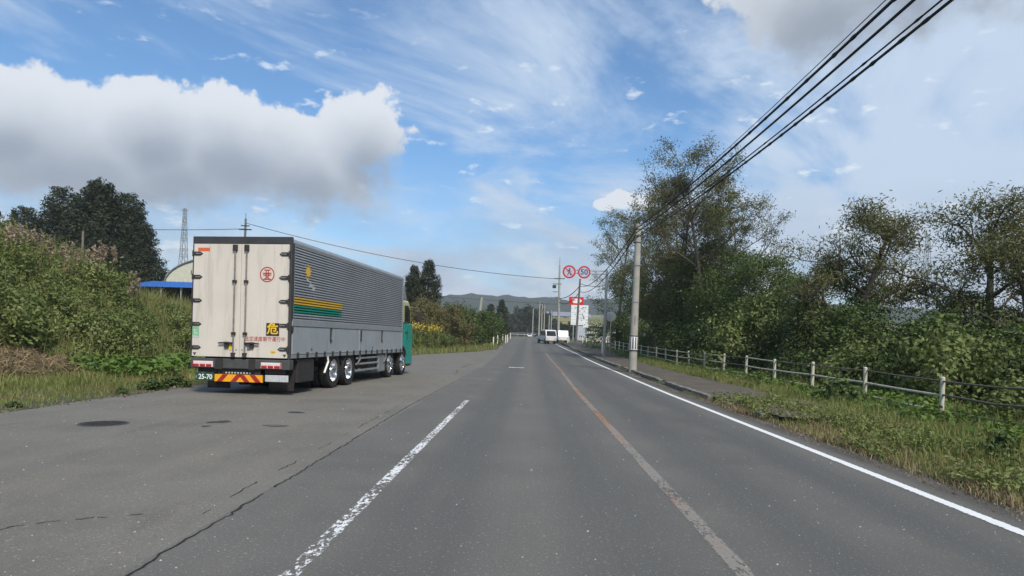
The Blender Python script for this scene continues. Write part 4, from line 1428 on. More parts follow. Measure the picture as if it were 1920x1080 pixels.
# white showroom beyond it
bd = tag(empty('showroom_building', (15.5, 131, 1.5)), 'low white roadside building with sloping pale roof behind the advertising tower', 'building')
MB().box(-5.2, 9, 0, 12, 0, 1.9).build('wall', M_ADWHITE, bd)
MB().prism([(-6.2, 3.4), (9.6, 2.4), (9.6, 2.2), (-6.2, 3.1)], 'y', -0.6, 12.5).build('roof', mat('roof_blue_grey', (0.40, 0.43, 0.50), 0.5, var=0.08), bd)
for k, x in enumerate((-4.6, -2.2, 0.6, 3.5)):
    w_ = MB().box(x, x + 1.8, -0.03, -0.003, 0.6, 1.5).build('window', M_GLASS, bd)
    MB().box(x - 0.06, x + 1.86, -0.05, -0.031, 0.52, 0.6).build('sill', M_ADWHITE, w_)
fl = tag(empty('low_wall', (12.5, 116, 1.3)), 'pale low wall beside the showroom forecourt', 'wall')
MB().box(-2.2, 8, 0, 0.3, 0, 0.95).build('masonry', mat('wall_beige', (0.50, 0.47, 0.40), 0.8, var=0.1), fl, 0.02)
MB().box(-2.25, 8.05, -0.05, 0.35, 0.953, 1.03).build('coping', M_ADWHITE, fl, 0.01)
ss = tag(empty('small_sign', (9.7, 116, 1.3)), 'small white sign on a thin post beside the showroom', 'sign')
MB().box(-0.5, 0.5, -0.1, 0.12, 2.5, 3.3).build('board', M_ADWHITE, ss)
MB().cyl((0, 0, 0), (0, 0, 2.5), 0.05, n=8).build('post', M_GALV, ss)

# ---- small vehicles
def small_wheels(root, pts, r_=0.28):
    for (x, y) in pts:
        w = empty('wheel', (x, y, r_), (0, 0, 0), root)
        MB().lathe([(-0.09, r_ * 0.55), (-0.09, r_ * 0.95), (-0.06, r_), (0.06, r_), (0.09, r_ * 0.95), (0.09, r_ * 0.55)], (0, 0, 0), 'x', 18).build('tyre', M_TYRE, w, smooth=True)
        MB().lathe([(-0.085, 0.0), (-0.085, r_ * 0.58), (0.085, r_ * 0.58), (0.085, 0.0)], (0, 0, 0), 'x', 14).build('rim', M_GALV, w)


M_VAN = mat('vehicle_white', (0.76, 0.77, 0.76), 0.3, var=0.04, scale=1, spec=0.6)


def small_truck(loc, rz, label, crew, scale=1.0):
    """front at -Y before rotation"""
    t = tag(empty('small_truck', loc, (0, 0, rz)), label, 'truck')
    t.scale = (scale,) * 3
    L = 2.3 if crew else 1.35
    prof = [(0.0, 0.35), (-0.02, 0.95), (0.28, 1.72), (0.45, 1.80), (L, 1.80), (L, 0.42), (0.95, 0.42), (0.85, 0.62), (0.60, 0.68), (0.38, 0.58), (0.32, 0.35)]
    body = MB().prism(prof, 'x', -0.73, 0.73).build('cab', M_VAN, t, 0.05, 2)
    MB().add([(-0.64, -0.018, 1.02), (0.64, -0.018, 1.02), (0.58, 0.235, 1.66), (-0.58, 0.235, 1.66)], [(0, 1, 2, 3)]).build('windscreen', M_GLASS, body, loc=(0, -0.012, 0))
    for sx in (-1, 1):
        a, b = sorted((sx * 0.729, sx * 0.736))
        MB().prism([(0.28, 1.08), (0.42, 1.62), (1.10, 1.62), (1.10, 1.08)], 'x', a, b).build('side_window', M_GLASS, body)
        if crew:
            MB().prism([(1.20, 1.08), (1.20, 1.62), (1.72, 1.62), (1.72, 1.08)], 'x', a, b).build('side_window', M_GLASS, body)
            MB().prism([(1.80, 1.10), (1.80, 1.60), (2.2, 1.60), (2.2, 1.10)], 'x', a, b).build('side_window', M_GLASS, body)
        MB().box(min(sx * 0.40, sx * 0.66), max(sx * 0.40, sx * 0.66), -0.05, -0.012, 0.62, 0.80).build('headlamp', M_LENSW, t, 0.01)
        MB().box(min(sx * 0.78, sx * 0.92), max(sx * 0.78, sx * 0.92), 0.12, 0.18, 1.15, 1.40).build('mirror', M_IRON, t, 0.01)
        MB().box(min(sx * 0.70, sx * 0.74), max(sx * 0.70, sx * 0.74), L + 0.06, L + 1.75, 0.66, 1.0).build('bed_side', M_VAN, t)
    MB().box(-0.70, 0.70, L + 0.06, L + 1.75, 0.60, 0.658).build('bed_floor', M_GREYRAIL, t)
    MB().box(-0.70, 0.70, L + 1.72, L + 1.76, 0.66, 1.0).build('tailgate', M_VAN, t)
    MB().box(-0.66, 0.66, L + 0.06, L + 0.10, 0.66, 1.55).build('headboard', M_GALV, t)
    MB().box(-0.5, 0.5, 0.35, L + 1.6, 0.30, 0.55).build('chassis', M_IRON, t)
    MB().box(-0.70, 0.70, -0.06, 0.04, 0.34, 0.50).build('bumper', M_GREYRAIL, t, 0.02)
    MB().box(-0.17, 0.17, -0.07, -0.061, 0.38, 0.48).build('number_plate', M_DECALYEL, t)
    small_wheels(t, [(-0.64, 0.60), (0.64, 0.60), (-0.64, L + 0.95), (0.64, L + 0.95)], 0.29)
    return t


small_truck((2.85, 86.5, float(zr(87.5)) - 0.02), R(17), 'white crew-cab pickup truck turning at the far end of the road', True, 1.0)
small_truck((4.62, 91.5, float(zr(92)) + 0.03), R(6), 'small white light truck facing the camera beside the tall pole', False, 0.95)
car = tag(empty('car', (0.15, 268, float(zr(268)))), 'tiny white car far away in the middle of the road', 'car')
b = MB().prism([(0.0, 0.30), (-0.02, 0.62), (0.75, 0.85), (1.35, 1.38), (2.7, 1.42), (3.75, 0.95), (3.85, 0.35)], 'x', -0.82, 0.82).build('body', M_VAN, car, 0.08, 2)
MB().add([(-0.68, 0.82, 0.90), (0.68, 0.82, 0.90), (0.6, 1.33, 1.34), (-0.6, 1.33, 1.34)], [(0, 1, 2, 3)]).build('windscreen', M_GLASS, b, loc=(0, -0.02, 0.01))
for sx in (-1, 1):
    a, c_ = sorted((sx * 0.819, sx * 0.826))
    MB().prism([(1.15, 0.92), (1.5, 1.3), (2.65, 1.32), (3.2, 0.95)], 'x', a, c_).build('side_window', M_GLASS, b)
    MB().box(min(sx * 0.45, sx * 0.75), max(sx * 0.45, sx * 0.75), -0.04, -0.003, 0.55, 0.68).build('headlamp', M_LENSW, b)
small_wheels(car, [(-0.74, 0.75), (0.74, 0.75), (-0.74, 3.1), (0.74, 3.1)], 0.3)
car2 = copy_tree(car)
car2.location = (5.4, 255, float(zr(255)) + 0.0)
car2.rotation_euler = (0, 0, R(80))
car2['label'] = 'tiny dark car side-on behind the far poles'
M_DARKCAR = mat('car_dark', (0.03, 0.032, 0.036), 0.3, var=0.1)
for ch in car2.children:
    if ch.name.startswith('body'):
        ch.data = ch.data.copy()
        ch.data.materials[0] = M_DARKCAR
car2.scale = (0.9, 0.9, 0.9)

# guard rail across the far bend
gr = tag(empty('guard_rail', (-14, 286, float(zr(286)))), 'long pale guard rail across the far bend of the road', 'guard rail')
MB().box(0, 30, -0.05, 0.05, 1.0, 1.35).build('rail', M_GALV, gr)
MB().box(0, 30, -0.05, 0.05, 1.75, 1.85).build('rail', M_GALV, gr)
for k in range(11):
    MB().box(k * 3 - 0.06, k * 3 + 0.06, 0.06, 0.18, -0.4, 1.9).build('post', M_GALV, gr)

# ---- blue-roofed shed and the arched barn behind it
sh = tag(empty('open_shed', (-33.4, 60, 3.55)), 'open shed with a bright blue sloping roof left of the lorry', 'shed')
M_BLUE = mat('roof_blue', (0.035, 0.16, 0.50), 0.45, var=0.06, scale=1)
MB().prism([(-0.8, 1.52), (3.4, 2.22), (3.4, 2.30), (-0.8, 1.60)], 'x', -2.6, 4.2).build('roof', M_BLUE, sh)
for k in range(17):
    x = -2.55 + k * 0.42
    MB().prism([(-0.8, 1.603), (3.4, 2.303), (3.4, 2.335), (-0.8, 1.635)], 'x', x, x + 0.05).build('roof_rib', M_BLUE, sh)
for x in (-1.5, 0.4, 2.2, 4.0):
    MB().box(x - 0.05, x + 0.05, -0.55, -0.45, -0.4, 1.56).build('post', M_GALV, sh)
MB().box(-1.6, 4.2, 3.2, 3.3, -0.3, 2.18).build('back_wall', mat('shed_dark', (0.035, 0.033, 0.03), 0.9), sh)
MB().box(0.8, 2.6, 1.2, 2.6, -0.3, 0.8).build('crate_stack', mat('shed_brown', (0.06, 0.05, 0.04), 0.9), sh)
bn = tag(empty('arched_barn', (-31.6, 67, 4.3)), 'cream barn with a rounded arched roof behind the blue shed', 'barn')
arc = [(5.2 * math.cos(a), 1.5 + 2.75 * math.sin(a)) for a in np.linspace(0, math.pi, 19)]
MB().prism([(5.2, 0)] + arc + [(-5.2, 0)], 'y', 0.0, 8.0).build('wall', mat('barn_cream', (0.52, 0.52, 0.42), 0.6, var=0.08), bn)
oarc = [(5.3 * math.cos(a), 1.5 + 2.87 * math.sin(a)) for a in np.linspace(-0.05, math.pi + 0.05, 21)]
iarc = [(5.205 * math.cos(a), 1.5 + 2.755 * math.sin(a)) for a in np.linspace(math.pi + 0.05, -0.05, 21)]
MB().prism(oarc + iarc, 'y', -0.15, 8.1).build('roof', mat('barn_roof', (0.16, 0.17, 0.18), 0.6), bn)
for x in (-2.6, -2.1):
    MB().box(x, x + 0.12, -0.02, -0.002, 2.6, 3.0).build('vent', M_CONCD, bn)

# ---- lattice pylons
def pylon(loc, h, w, label, arms):
    p = tag(empty('pylon', loc), label, 'pylon')
    m = mat('pylon_steel', (0.22, 0.25, 0.29), 0.7, var=0.1)
    N = 11
    def corner(k, j):
        t = k / N
        ww = w * (1 - 0.78 * t)
        return Vector(((-1, 1, 1, -1)[j] * ww, (-1, -1, 1, 1)[j] * ww, h * t))
    for j in range(4):
        MB().tube([corner(0, j), corner(N, j)], 0.22, 5).build('leg', m, p)
    c = MB()
    for k in range(N):
        for j in range(4):
            c.tube([corner(k, j), corner(k + 1, (j + 1) % 4)], 0.12, 4)
            c.tube([corner(k + 1, j), corner(k + 1, (j + 1) % 4)], 0.12, 4)
            if k % 2:
                c.tube([corner(k + 1, j), corner(k, (j + 1) % 4)], 0.12, 4)
    c.build('lattice', m, p)['kind'] = 'stuff'
    for (z, a) in arms:
        MB().tube([(-a, 0, z), (0, 0, z + 1.2), (a, 0, z), (-a, 0, z)], 0.16, 4).build('arm', m, p)
    return p


pylon((-209, 400, 20), 53, 2.6, 'tall grey lattice pylon standing left of the lorry against the sky', ((52, 2.0), (40, 1.6)))
pylon((300, 520, 20), 70, 4.0, 'faint distant lattice pylon between the trees on the right', ((44, 11), (53, 13), (62, 10)))

# ---- far houses and sheds
def house(loc, rz, w, d, h, rh, wall, roof, label):
    t = tag(empty('house', loc, (0, 0, rz)), label, 'house', 'far buildings on the rise')
    MB().box(-w / 2, w / 2, 0, d, -2, h).build('wall', wall, t)
    MB().prism([(-0.6, h + 0.01), (d / 2, h + rh), (d + 0.6, h + 0.01), (d / 2, h + rh + 0.3), ], 'x', -w / 2 - 0.5, w / 2 + 0.5).build('roof', roof, t)
    MB().prism([(0, h), (d / 2, h + rh), (d, h)], 'x', -w / 2, w / 2).build('gable', wall, t)
    for k in range(3):
        x = -w / 2 + (k + 0.5) * w / 3
        MB().box(x - w * 0.07, x + w * 0.07, -0.06, -0.01, h * 0.35, h * 0.75).build('window', M_GLASS, t)
    return t


house((-5.5, 352, 10.6), R(8), 6.0, 6, 2.2, 1.8, mat('house_pink', (0.52, 0.36, 0.28), 0.7), mat('house_red', (0.42, 0.24, 0.19), 0.7), 'pinkish house with a red-brown roof on the rise beyond the road')
house((16, 400, 13.2), R(-6), 15, 9, 2.6, 2.4, mat('house_grey', (0.36, 0.37, 0.38), 0.7), mat('house_slate', (0.22, 0.24, 0.28), 0.6), 'long grey farm building with slate roof below the hills')
house((33, 420, 13.5), R(3), 9, 7, 2.6, 2.0, mat('house_pale', (0.55, 0.55, 0.52), 0.7), mat('house_slate', (0.22, 0.24, 0.28), 0.6), 'small pale farmhouse right of the grey farm building')
# ================================================================== VEGETATION
def leaf_quads(C, N_, L, W, rg, fold=0.15, jitter=0.9, droop=0.0):
    """one folded diamond per leaf; C centres, N_ preferred normals"""
    n = len(C)
    nr = N_ + rg.normal(0, jitter, (n, 3))
    nr /= np.linalg.norm(nr, axis=1)[:, None] + 1e-9
    a = rg.normal(0, 1, (n, 3))
    a[:, 2] -= droop
    a -= nr * np.sum(a * nr, 1)[:, None]
    a /= np.linalg.norm(a, axis=1)[:, None] + 1e-9
    b = np.cross(nr, a)
    L = np.broadcast_to(L, (n,))[:, None] * rg.uniform(0.5, 1.6, (n, 1))
    W = np.broadcast_to(W, (n,))[:, None] * rg.uniform(0.7, 1.3, (n, 1))
    V = np.empty((n, 4, 3))
    V[:, 0] = C - a * L * 0.5
    V[:, 1] = C + b * W * 0.5 + nr * W * fold - a * L * 0.06
    V[:, 2] = C + a * L * 0.5
    V[:, 3] = C - b * W * 0.5 + nr * W * fold - a * L * 0.06
    F = np.arange(n * 4).reshape(n, 4)
    return V.reshape(-1, 3), F


def leaf_mesh(name, parts, m):
    Vs, Fs, k = [], [], 0
    for V, F in parts:
        Vs.append(V)
        Fs.append(F + k)
        k += len(V)
    me = np_mesh(name, np.concatenate(Vs), np.concatenate(Fs))
    me.materials.append(m)
    return me


def unit(v):
    return v / (np.linalg.norm(v) + 1e-9)


def skeleton(rg, H, base, spread, nmain, r0, levels=2, up=0.25, lean=0.0, nsub=4):
    """polylines [(pts, radii)] and twig tips"""
    lines, tips = [], []
    k = 7
    tp = [np.array([0, 0, -0.3])]
    d = np.array([lean, 0, 1.0])
    for i in range(k):
        d = unit(d + rg.normal(0, 0.07, 3) * np.array([1, 1, 0.2]))
        tp.append(tp[-1] + d * (H * 0.86 / k))
    tp = np.array(tp)
    tr = np.linspace(r0, r0 * 0.22, k + 1)
    lines.append((tp, tr))

    def grow(p, d, L, r, lev):
        n = 4
        pts = [p]
        for i in range(n):
            d = unit(d + rg.normal(0, 0.16, 3) + np.array([0, 0, up * 0.25]))
            pts.append(pts[-1] + d * L / n)
        lines.append((np.array(pts), np.linspace(r, r * 0.35, n + 1)))
        if lev == 0:
            tips.extend(pts[2:])
            return
        for j in range(nsub):
            t = rg.uniform(0.35, 1.0)
            i = min(int(t * n), n - 1)
            q = pts[i] + (pts[i + 1] - pts[i]) * (t * n - i)
            dd = unit(d + rg.normal(0, 0.75, 3))
            grow(q, dd, L * rg.uniform(0.45, 0.7), r * 0.5, lev - 1)
        tips.append(pts[-1])
    for j in range(nmain):
        t = base + (1 - base) * (j + rg.random()) / nmain
        i = min(int(t * k), k - 1)
        p = tp[i] + (tp[i + 1] - tp[i]) * (t * k - i)
        a = j * 2.4 + rg.normal(0, 0.4)
        e = 0.25 + 0.8 * (t - base) / (1 - base)
        dd = unit(np.array([math.cos(a), math.sin(a), e]))
        Lb = spread * (1.0 - 0.55 * ((t - base) / (1 - base)) ** 1.5) * rg.uniform(0.75, 1.15)
        grow(p, dd, Lb, r0 * 0.42 * (1 - 0.5 * t), levels - 1)
    tips.append(tp[-1])
    return lines, np.array(tips)


def wood_mesh(name, lines, m, sides=6):
    mb = MB()
    for pts, rad in lines:
        mb.tube(pts, list(rad), sides if rad[0] > 0.05 else 4, False)
    me = bpy.data.meshes.new(name)
    me.from_pydata(mb.v, [], mb.f)
    me.update()
    for p in me.polygons:
        p.use_smooth = True
    me.materials.append(m)
    return me


def tip_leaves(rg, tips, per, rad, L, W, flat=0.6, jit=0.8, nup=0.5):
    C = np.repeat(tips, per, 0)
    o = rg.normal(0, 1, C.shape) * rad * np.array([1, 1, flat])
    N_ = unit_rows(o) * 0.6 + np.array([0, 0, nup])
    return leaf_quads(C + o, N_, L, W, rg, jitter=jit)


def unit_rows(a):
    return a / (np.linalg.norm(a, axis=1)[:, None] + 1e-9)


def blob_leaves(rg, blobs, per_area, L, W, shell=0.35, jit=0.55, nup=0.25, zmin=None):
    """blobs [(x,y,z,r)] leaves spread over the outer shell of each clump"""
    Vs = []
    for (x, y, z, r_) in blobs:
        n = int(per_area * r_ * r_) + 6
        d = unit_rows(rg.normal(0, 1, (n, 3)))
        rr = r_ * (1 - shell * rg.random(n) ** 1.3 + 0.16 * rg.normal(0, 1, n))
        P = np.array([x, y, z]) + d * rr[:, None] * np.array([1, 1, 0.85])
        if zmin is not None:
            k = P[:, 2] > zmin
            P, d = P[k], d[k]
        Vs.append((P, d + np.array([0, 0, nup])))
    P = np.concatenate([a for a, _ in Vs])
    D = np.concatenate([b for _, b in Vs])
    return leaf_quads(P, D, L, W, rg, jitter=jit)


def crown_blobs(rg, n, W, z0, z1, r0, r1, shape=1.0, lump=0.3):
    """clumps filling a dome between z0 and z1"""
    B = []
    for i in range(n):
        t = (i + rg.random()) / n
        z = z0 + (z1 - z0) * t
        Rz = W * math.sqrt(max(0.02, 1 - abs(2 * (0.35 + 0.65 * t) - 1) ** (2 * shape) * 0.97)) * (1 + rg.normal(0, lump * 0.5))
        a = rg.uniform(0, 6.28)
        q = Rz * math.sqrt(rg.uniform(0.15, 1.0))
        B.append((q * math.cos(a), q * math.sin(a), z, rg.uniform(r0, r1) * (1 - 0.35 * t)))
    return B


M_BARK = mat('bark_grey_brown', (0.085, 0.072, 0.058), 0.9, var=0.3, scale=6, bump=0.5, bscale=25)
M_BARKC = mat('bark_cedar', (0.07, 0.050, 0.038), 0.9, var=0.3, scale=6)
L_LOC = leaf_mat('leaf_locust', [(0.052, 0.058, 0.022), (0.075, 0.085, 0.030), (0.100, 0.100, 0.045), (0.120, 0.098, 0.055)], 0.30, 0.3, patch=((0.115, 0.085, 0.05), 0.25, 0.5), gain=1.55)
L_DENSE = leaf_mat('leaf_dense', [(0.030, 0.047, 0.015), (0.044, 0.068, 0.020), (0.062, 0.090, 0.026), (0.085, 0.112, 0.036)], 0.25, 0.45, gain=1.35)
L_SHRUB = leaf_mat('leaf_shrub', [(0.050, 0.066, 0.020), (0.076, 0.100, 0.030), (0.105, 0.128, 0.042), (0.145, 0.155, 0.060)], 0.25, 0.5, gain=1.7)
L_CEDAR = leaf_mat('leaf_cedar', [(0.018, 0.026, 0.014), (0.027, 0.037, 0.018), (0.038, 0.048, 0.023)], 0.1, 0.3, gain=1.2)
L_BANK = leaf_mat('leaf_bank', [(0.050, 0.066, 0.020), (0.075, 0.096, 0.028), (0.105, 0.126, 0.040), (0.150, 0.150, 0.060)], 0.25, 0.4, patch=((0.130, 0.105, 0.055), 0.25, 0.35), gain=1.8)
L_BROWN = leaf_mat('leaf_brown', [(0.075, 0.062, 0.028), (0.105, 0.088, 0.038), (0.130, 0.118, 0.050), (0.100, 0.110, 0.040)], 0.2, 0.5, gain=1.3)
L_KUDZU = leaf_mat('leaf_creeper', [(0.060, 0.100, 0.020), (0.090, 0.150, 0.028), (0.130, 0.190, 0.045)], 0.25, 0.6, gain=1.2)
L_GRASS = leaf_mat('grass_blades', [(0.060, 0.078, 0.020), (0.088, 0.108, 0.030), (0.120, 0.128, 0.042), (0.170, 0.150, 0.065)], 0.2, 0.5, patch=((0.20, 0.165, 0.08), 0.55, 0.6), gain=1.75)
L_DRY = leaf_mat('dry_straw', [(0.120, 0.085, 0.050), (0.185, 0.135, 0.075), (0.270, 0.205, 0.120), (0.34, 0.27, 0.16)], 0.1, 0.8, gain=1.0)
L_PLUME = leaf_mat('plume_tan', [(0.25, 0.195, 0.145), (0.34, 0.27, 0.20), (0.44, 0.36, 0.28)], 0.25, 0.8)
L_FLOWER = leaf_mat('flower_yellow', [(0.45, 0.32, 0.03), (0.62, 0.46, 0.05), (0.72, 0.56, 0.10)], 0.2, 1.0)

PROTO = {}


def proto_tree(key, fn):
    PROTO[key] = fn()
    return PROTO[key]


def place_tree(key, name, label, cat, x, y, s=1.0, rz=0.0, sz=1.0, group=None, z=None, trunk='trunk', crown='crown'):
    wood, leaf = PROTO[key]
    z = gz(x, y) if z is None else z
    t = tag(empty(name, (x, y, z), (0, 0, rz)), label, cat, group)
    t.scale = (s, s, s * sz)
    if wood is None:
        bpy.data.objects.remove(t)
        t = bpy.data.objects.new(name, leaf)
        t.location, t.rotation_euler, t.scale = (x, y, z), (0, 0, rz), (s, s, s * sz)
        link(t)
        return tag(t, label, cat, group)
    o = bpy.data.objects.new(trunk, wood)
    link(o, t)
    o = bpy.data.objects.new(crown, leaf)
    link(o, t)
    return t


def mk_locust(seed, H=14.0, base=0.42, spread=4.6, nm=11, lean=0.0, dense=0.0, per=30, L=0.17):
    rg = np.random.default_rng(seed)
    lines, tips = skeleton(rg, H, base, spread, nm, 0.20, 3, 0.35, lean, 4)
    parts = [tip_leaves(rg, tips, per, 0.26, L, L * 0.33, 0.55, 0.8, 0.6)]
    if dense:
        B = crown_blobs(rg, int(26 * dense), 2.3, H * 0.25, H * 0.62, 0.7, 1.2)
        parts.append(blob_leaves(rg, B, 330, 0.17, 0.09))
    return wood_mesh('limbs', lines, M_BARK), leaf_mesh('foliage', parts, L_LOC)


def mk_dense(seed, H=7.0, W=2.7, n=60, m=None, r0=0.55, r1=1.1, per=800, L=0.115, Wd=0.07, z0=0.4, shell=0.45):
    rg = np.random.default_rng(seed)
    B = crown_blobs(rg, n, W, z0, H - 0.4, r0, r1)
    lines, tips = skeleton(rg, H * 0.85, 0.25, W * 0.7, 6, 0.13, 2, 0.3, 0, 3)
    parts = [blob_leaves(rg, B, per, L, Wd, shell, zmin=-0.2)]
    parts.append(tip_leaves(rg, tips, 8, 0.35, L, Wd))
    # loose sprays breaking the outline
    sp = np.array([(x * 1.2, y * 1.2, z + r_ * 0.8) for x, y, z, r_ in B])[rg.random(len(B)) < 0.5]
    if len(sp):
        parts.append(tip_leaves(rg, sp, 26, 0.30, L, Wd, 0.9))
    return wood_mesh('limbs', lines, M_BARK), leaf_mesh('foliage', parts, m or L_DENSE)


def mk_cedar(seed, H=15.0, W=2.6, per=130):
    rg = np.random.default_rng(seed)
    B = []
    N = 170
    for i in range(N):
        t = (i / N) ** 1.15
        z = H * (0.10 + 0.88 * t)
        Rz = W * (1 - t) ** 0.40 * (0.8 + 0.45 * rg.random())
        a = i * 2.399 + rg.normal(0, 0.3)
        q = Rz * (0.45 + 0.55 * rg.random())
        B.append((q * math.cos(a), q * math.sin(a), z - 0.25 * q, 0.45 + 0.75 * (1 - t) ** 0.7 * rg.uniform(0.7, 1.3)))
    lines = [(np.array([(0, 0, -0.3), (0.05, 0, H * 0.5), (0, 0.05, H * 0.97)]), np.array([0.28, 0.18, 0.03]))]
    for (x, y, z, r_) in B[::3]:
        lines.append((np.array([(0, 0, z + 0.2), (x * 0.5, y * 0.5, z + 0.25), (x, y, z)]), np.array([0.05, 0.035, 0.015])))
    return wood_mesh('limbs', lines, M_BARKC), leaf_mesh('foliage', [blob_leaves(rg, B, per, 0.42, 0.14, 0.5, 0.5, 0.35)], L_CEDAR)


proto_tree('loc_a', lambda: mk_locust(1, 14.5, 0.45, 4.6, 11, 0.03, 0, 19))
proto_tree('loc_b', lambda: mk_locust(2, 13.5, 0.35, 5.0, 12, -0.03, 0.8))
proto_tree('loc_c', lambda: mk_locust(3, 7.0, 0.36, 2.1, 10, 0.0, 0.0, 24, 0.12))
proto_tree('dense_a', lambda: mk_dense(4, 7.5, 2.8, 70))
proto_tree('dense_b', lambda: mk_dense(5, 6.0, 2.7, 62, r0=0.5, r1=1.0))
proto_tree('dense_c', lambda: mk_dense(6, 3.2, 1.9, 44, r0=0.4, r1=0.75, z0=0.2, per=900, L=0.11, Wd=0.068))
proto_tree('shrub', lambda: mk_dense(7, 3.3, 1.7, 46, L_SHRUB, 0.4, 0.75, 520, 0.13, 0.085, 0.15))
proto_tree('shrub_b', lambda: mk_dense(8, 1.9, 1.5, 30, L_SHRUB, 0.35, 0.6, 900, 0.105, 0.07, 0.1))
proto_tree('brown', lambda: mk_dense(9, 4.3, 1.9, 46, L_BROWN, 0.5, 0.85, 330, 0.24, 0.07, 0.2))
proto_tree('cedar_a', lambda: mk_cedar(10, 15.0, 3.9))
proto_tree('cedar_b', lambda: mk_cedar(11, 15.0, 3.0))
proto_tree('far_round', lambda: mk_dense(12, 7.0, 3.0, 46, L_CEDAR, 0.8, 1.4, 110, 0.40, 0.22))
proto_tree('far_green', lambda: mk_dense(13, 5.0, 2.6, 40, L_DENSE, 0.7, 1.2, 150, 0.30, 0.17))

# ---- right-hand trees
T = place_tree
G1 = 'tall feathery trees behind the fence'
T('loc_a', 'locust_tree', 'tallest feathery tree with open crown and bare upper trunk behind the cables', 'tree', 11.1, 42.5, 0.98, 0.4, group=G1)
T('loc_b', 'locust_tree', 'feathery tree left of the tallest one, its crown crossed by the cables', 'tree', 10.7, 49, 0.98, 2.1, group=G1)
T('loc_b', 'locust_tree', 'feathery tree behind the near concrete pole', 'tree', 10.6, 57, 1.02, 4.0, group=G1)
T('loc_a', 'locust_tree', 'leftmost feathery tree overhanging the road signs', 'tree', 9.3, 73, 1.05, 5.2, group=G1)
T('loc_a', 'locust_tree', 'feathery tree right of the tallest one, low in the gap', 'tree', 14.4, 44, 0.80, 1.2, group=G1)
T('loc_c', 'locust_tree', 'small feathery tree with dark core, middle of the right half', 'tree', 12.2, 27.0, 1.12, 0.3, group=G1)
T('loc_c', 'locust_tree', 'small feathery tree near the right edge of the photo', 'tree', 14.6, 22.0, 1.14, 2.0, group=G1)
T('loc_c', 'locust_tree', 'feathery treetop cut by the right edge of the photo', 'tree', 15.6, 20.5, 0.90, 4.4, group=G1)
G2 = 'dense leafy trees along the fence'
for (k, x, y, s, rz, sz, lb) in (
        ('dense_a', 10.7, 72, 1.25, 0.3, 1.0, 'dense dark tree at the far end of the fence by the signs'),
        ('dense_a', 12.4, 60, 1.25, 2.3, 1.05, 'dense dark tree second from the far fence end'),
        ('dense_b', 12.5, 53, 1.35, 4.3, 1.10, 'dense dark tree right behind the near concrete pole'),
        ('dense_a', 12.5, 46.5, 1.22, 5.3, 1.0, 'dense dark tree right of the concrete pole under the tall crowns'),
        ('dense_b', 12.5, 41, 1.22, 1.3, 1.05, 'dense tree under the tallest feathery crown'),
        ('dense_a', 12.6, 37, 0.98, 3.3, 0.95, 'dense tree right of the tallest trunk'),
        ('dense_b', 12.6, 32.5, 0.90, 0.9, 1.0, 'leafy tree behind the bright green shrub'),
        ('dense_c', 11.6, 36.5, 1.25, 2.9, 1.1, 'dark low tree left of the bright green shrub'),
        ('dense_c', 11.6, 41.5, 1.2, 5.9, 1.1, 'dark low tree behind the middle fence posts'),
        ('dense_c', 11.6, 48, 1.2, 1.9, 1.2, 'dark low tree behind the far fence posts'),
        ('dense_a', 12.5, 27.6, 0.80, 4.1, 0.95, 'leafy tree below the small feathery crown with dark core'),
        ('dense_c', 11.6, 24.2, 1.1, 0.5, 1.0, 'dark leafy tree right of the bright green shrub'),
        ('dense_b', 14.3, 22.2, 0.70, 3.6, 1.0, 'dark tree below the small feathery tree by the right edge'),
        ('dense_c', 12.0, 20.5, 1.05, 2.2, 0.95, 'dark leafy tree behind the second nearest fence post'),
        ('dense_c', 13.4, 18.6, 1.0, 5.0, 0.95, 'dark leafy tree behind the nearest fence rails'),
        ('dense_c', 12.2, 13.4, 0.95, 1.1, 1.0, 'dark leafy tree at the right edge of the photo')):
    T(k, 'leafy_tree', lb, 'tree', x, y, s, rz, sz, G2)
for (k, x, y, s, rz, sz, lb) in (
        ('shrub', 11.2, 32.5, 1.22, 0.0, 1.02, 'bright green vine-covered shrub behind the fence'),
        ('shrub', 12.2, 29.5, 1.0, 2.5, 1.15, 'green vine-covered shrub just behind the bright one'),
        ('shrub_b', 11.0, 21.4, 1.1, 1.0, 1.0, 'low green shrub behind the second rail bay of the fence'),
        ('shrub_b', 11.2, 18.2, 1.2, 3.0, 1.1, 'low green shrub behind the nearest white fence rails'),
        ('shrub', 12.6, 16.3, 0.85, 4.0, 0.95, 'yellow-green shrub by the right edge above the fence'),
        ('shrub_b', 10.8, 27.0, 0.9, 5.0, 0.9, 'low green shrub touching the fence beside the bright one'),
        ('shrub_b', 10.9, 14.0, 0.9, 2.0, 0.85, 'low green shrub behind the fence at the right edge'),
        ('shrub_b', 10.9, 37.5, 1.0, 0.7, 0.9, 'low shrub behind the middle of the fence')):
    T(k, 'shrub', lb, 'shrub', x, y, s, rz, sz, 'shrubs behind the fence')

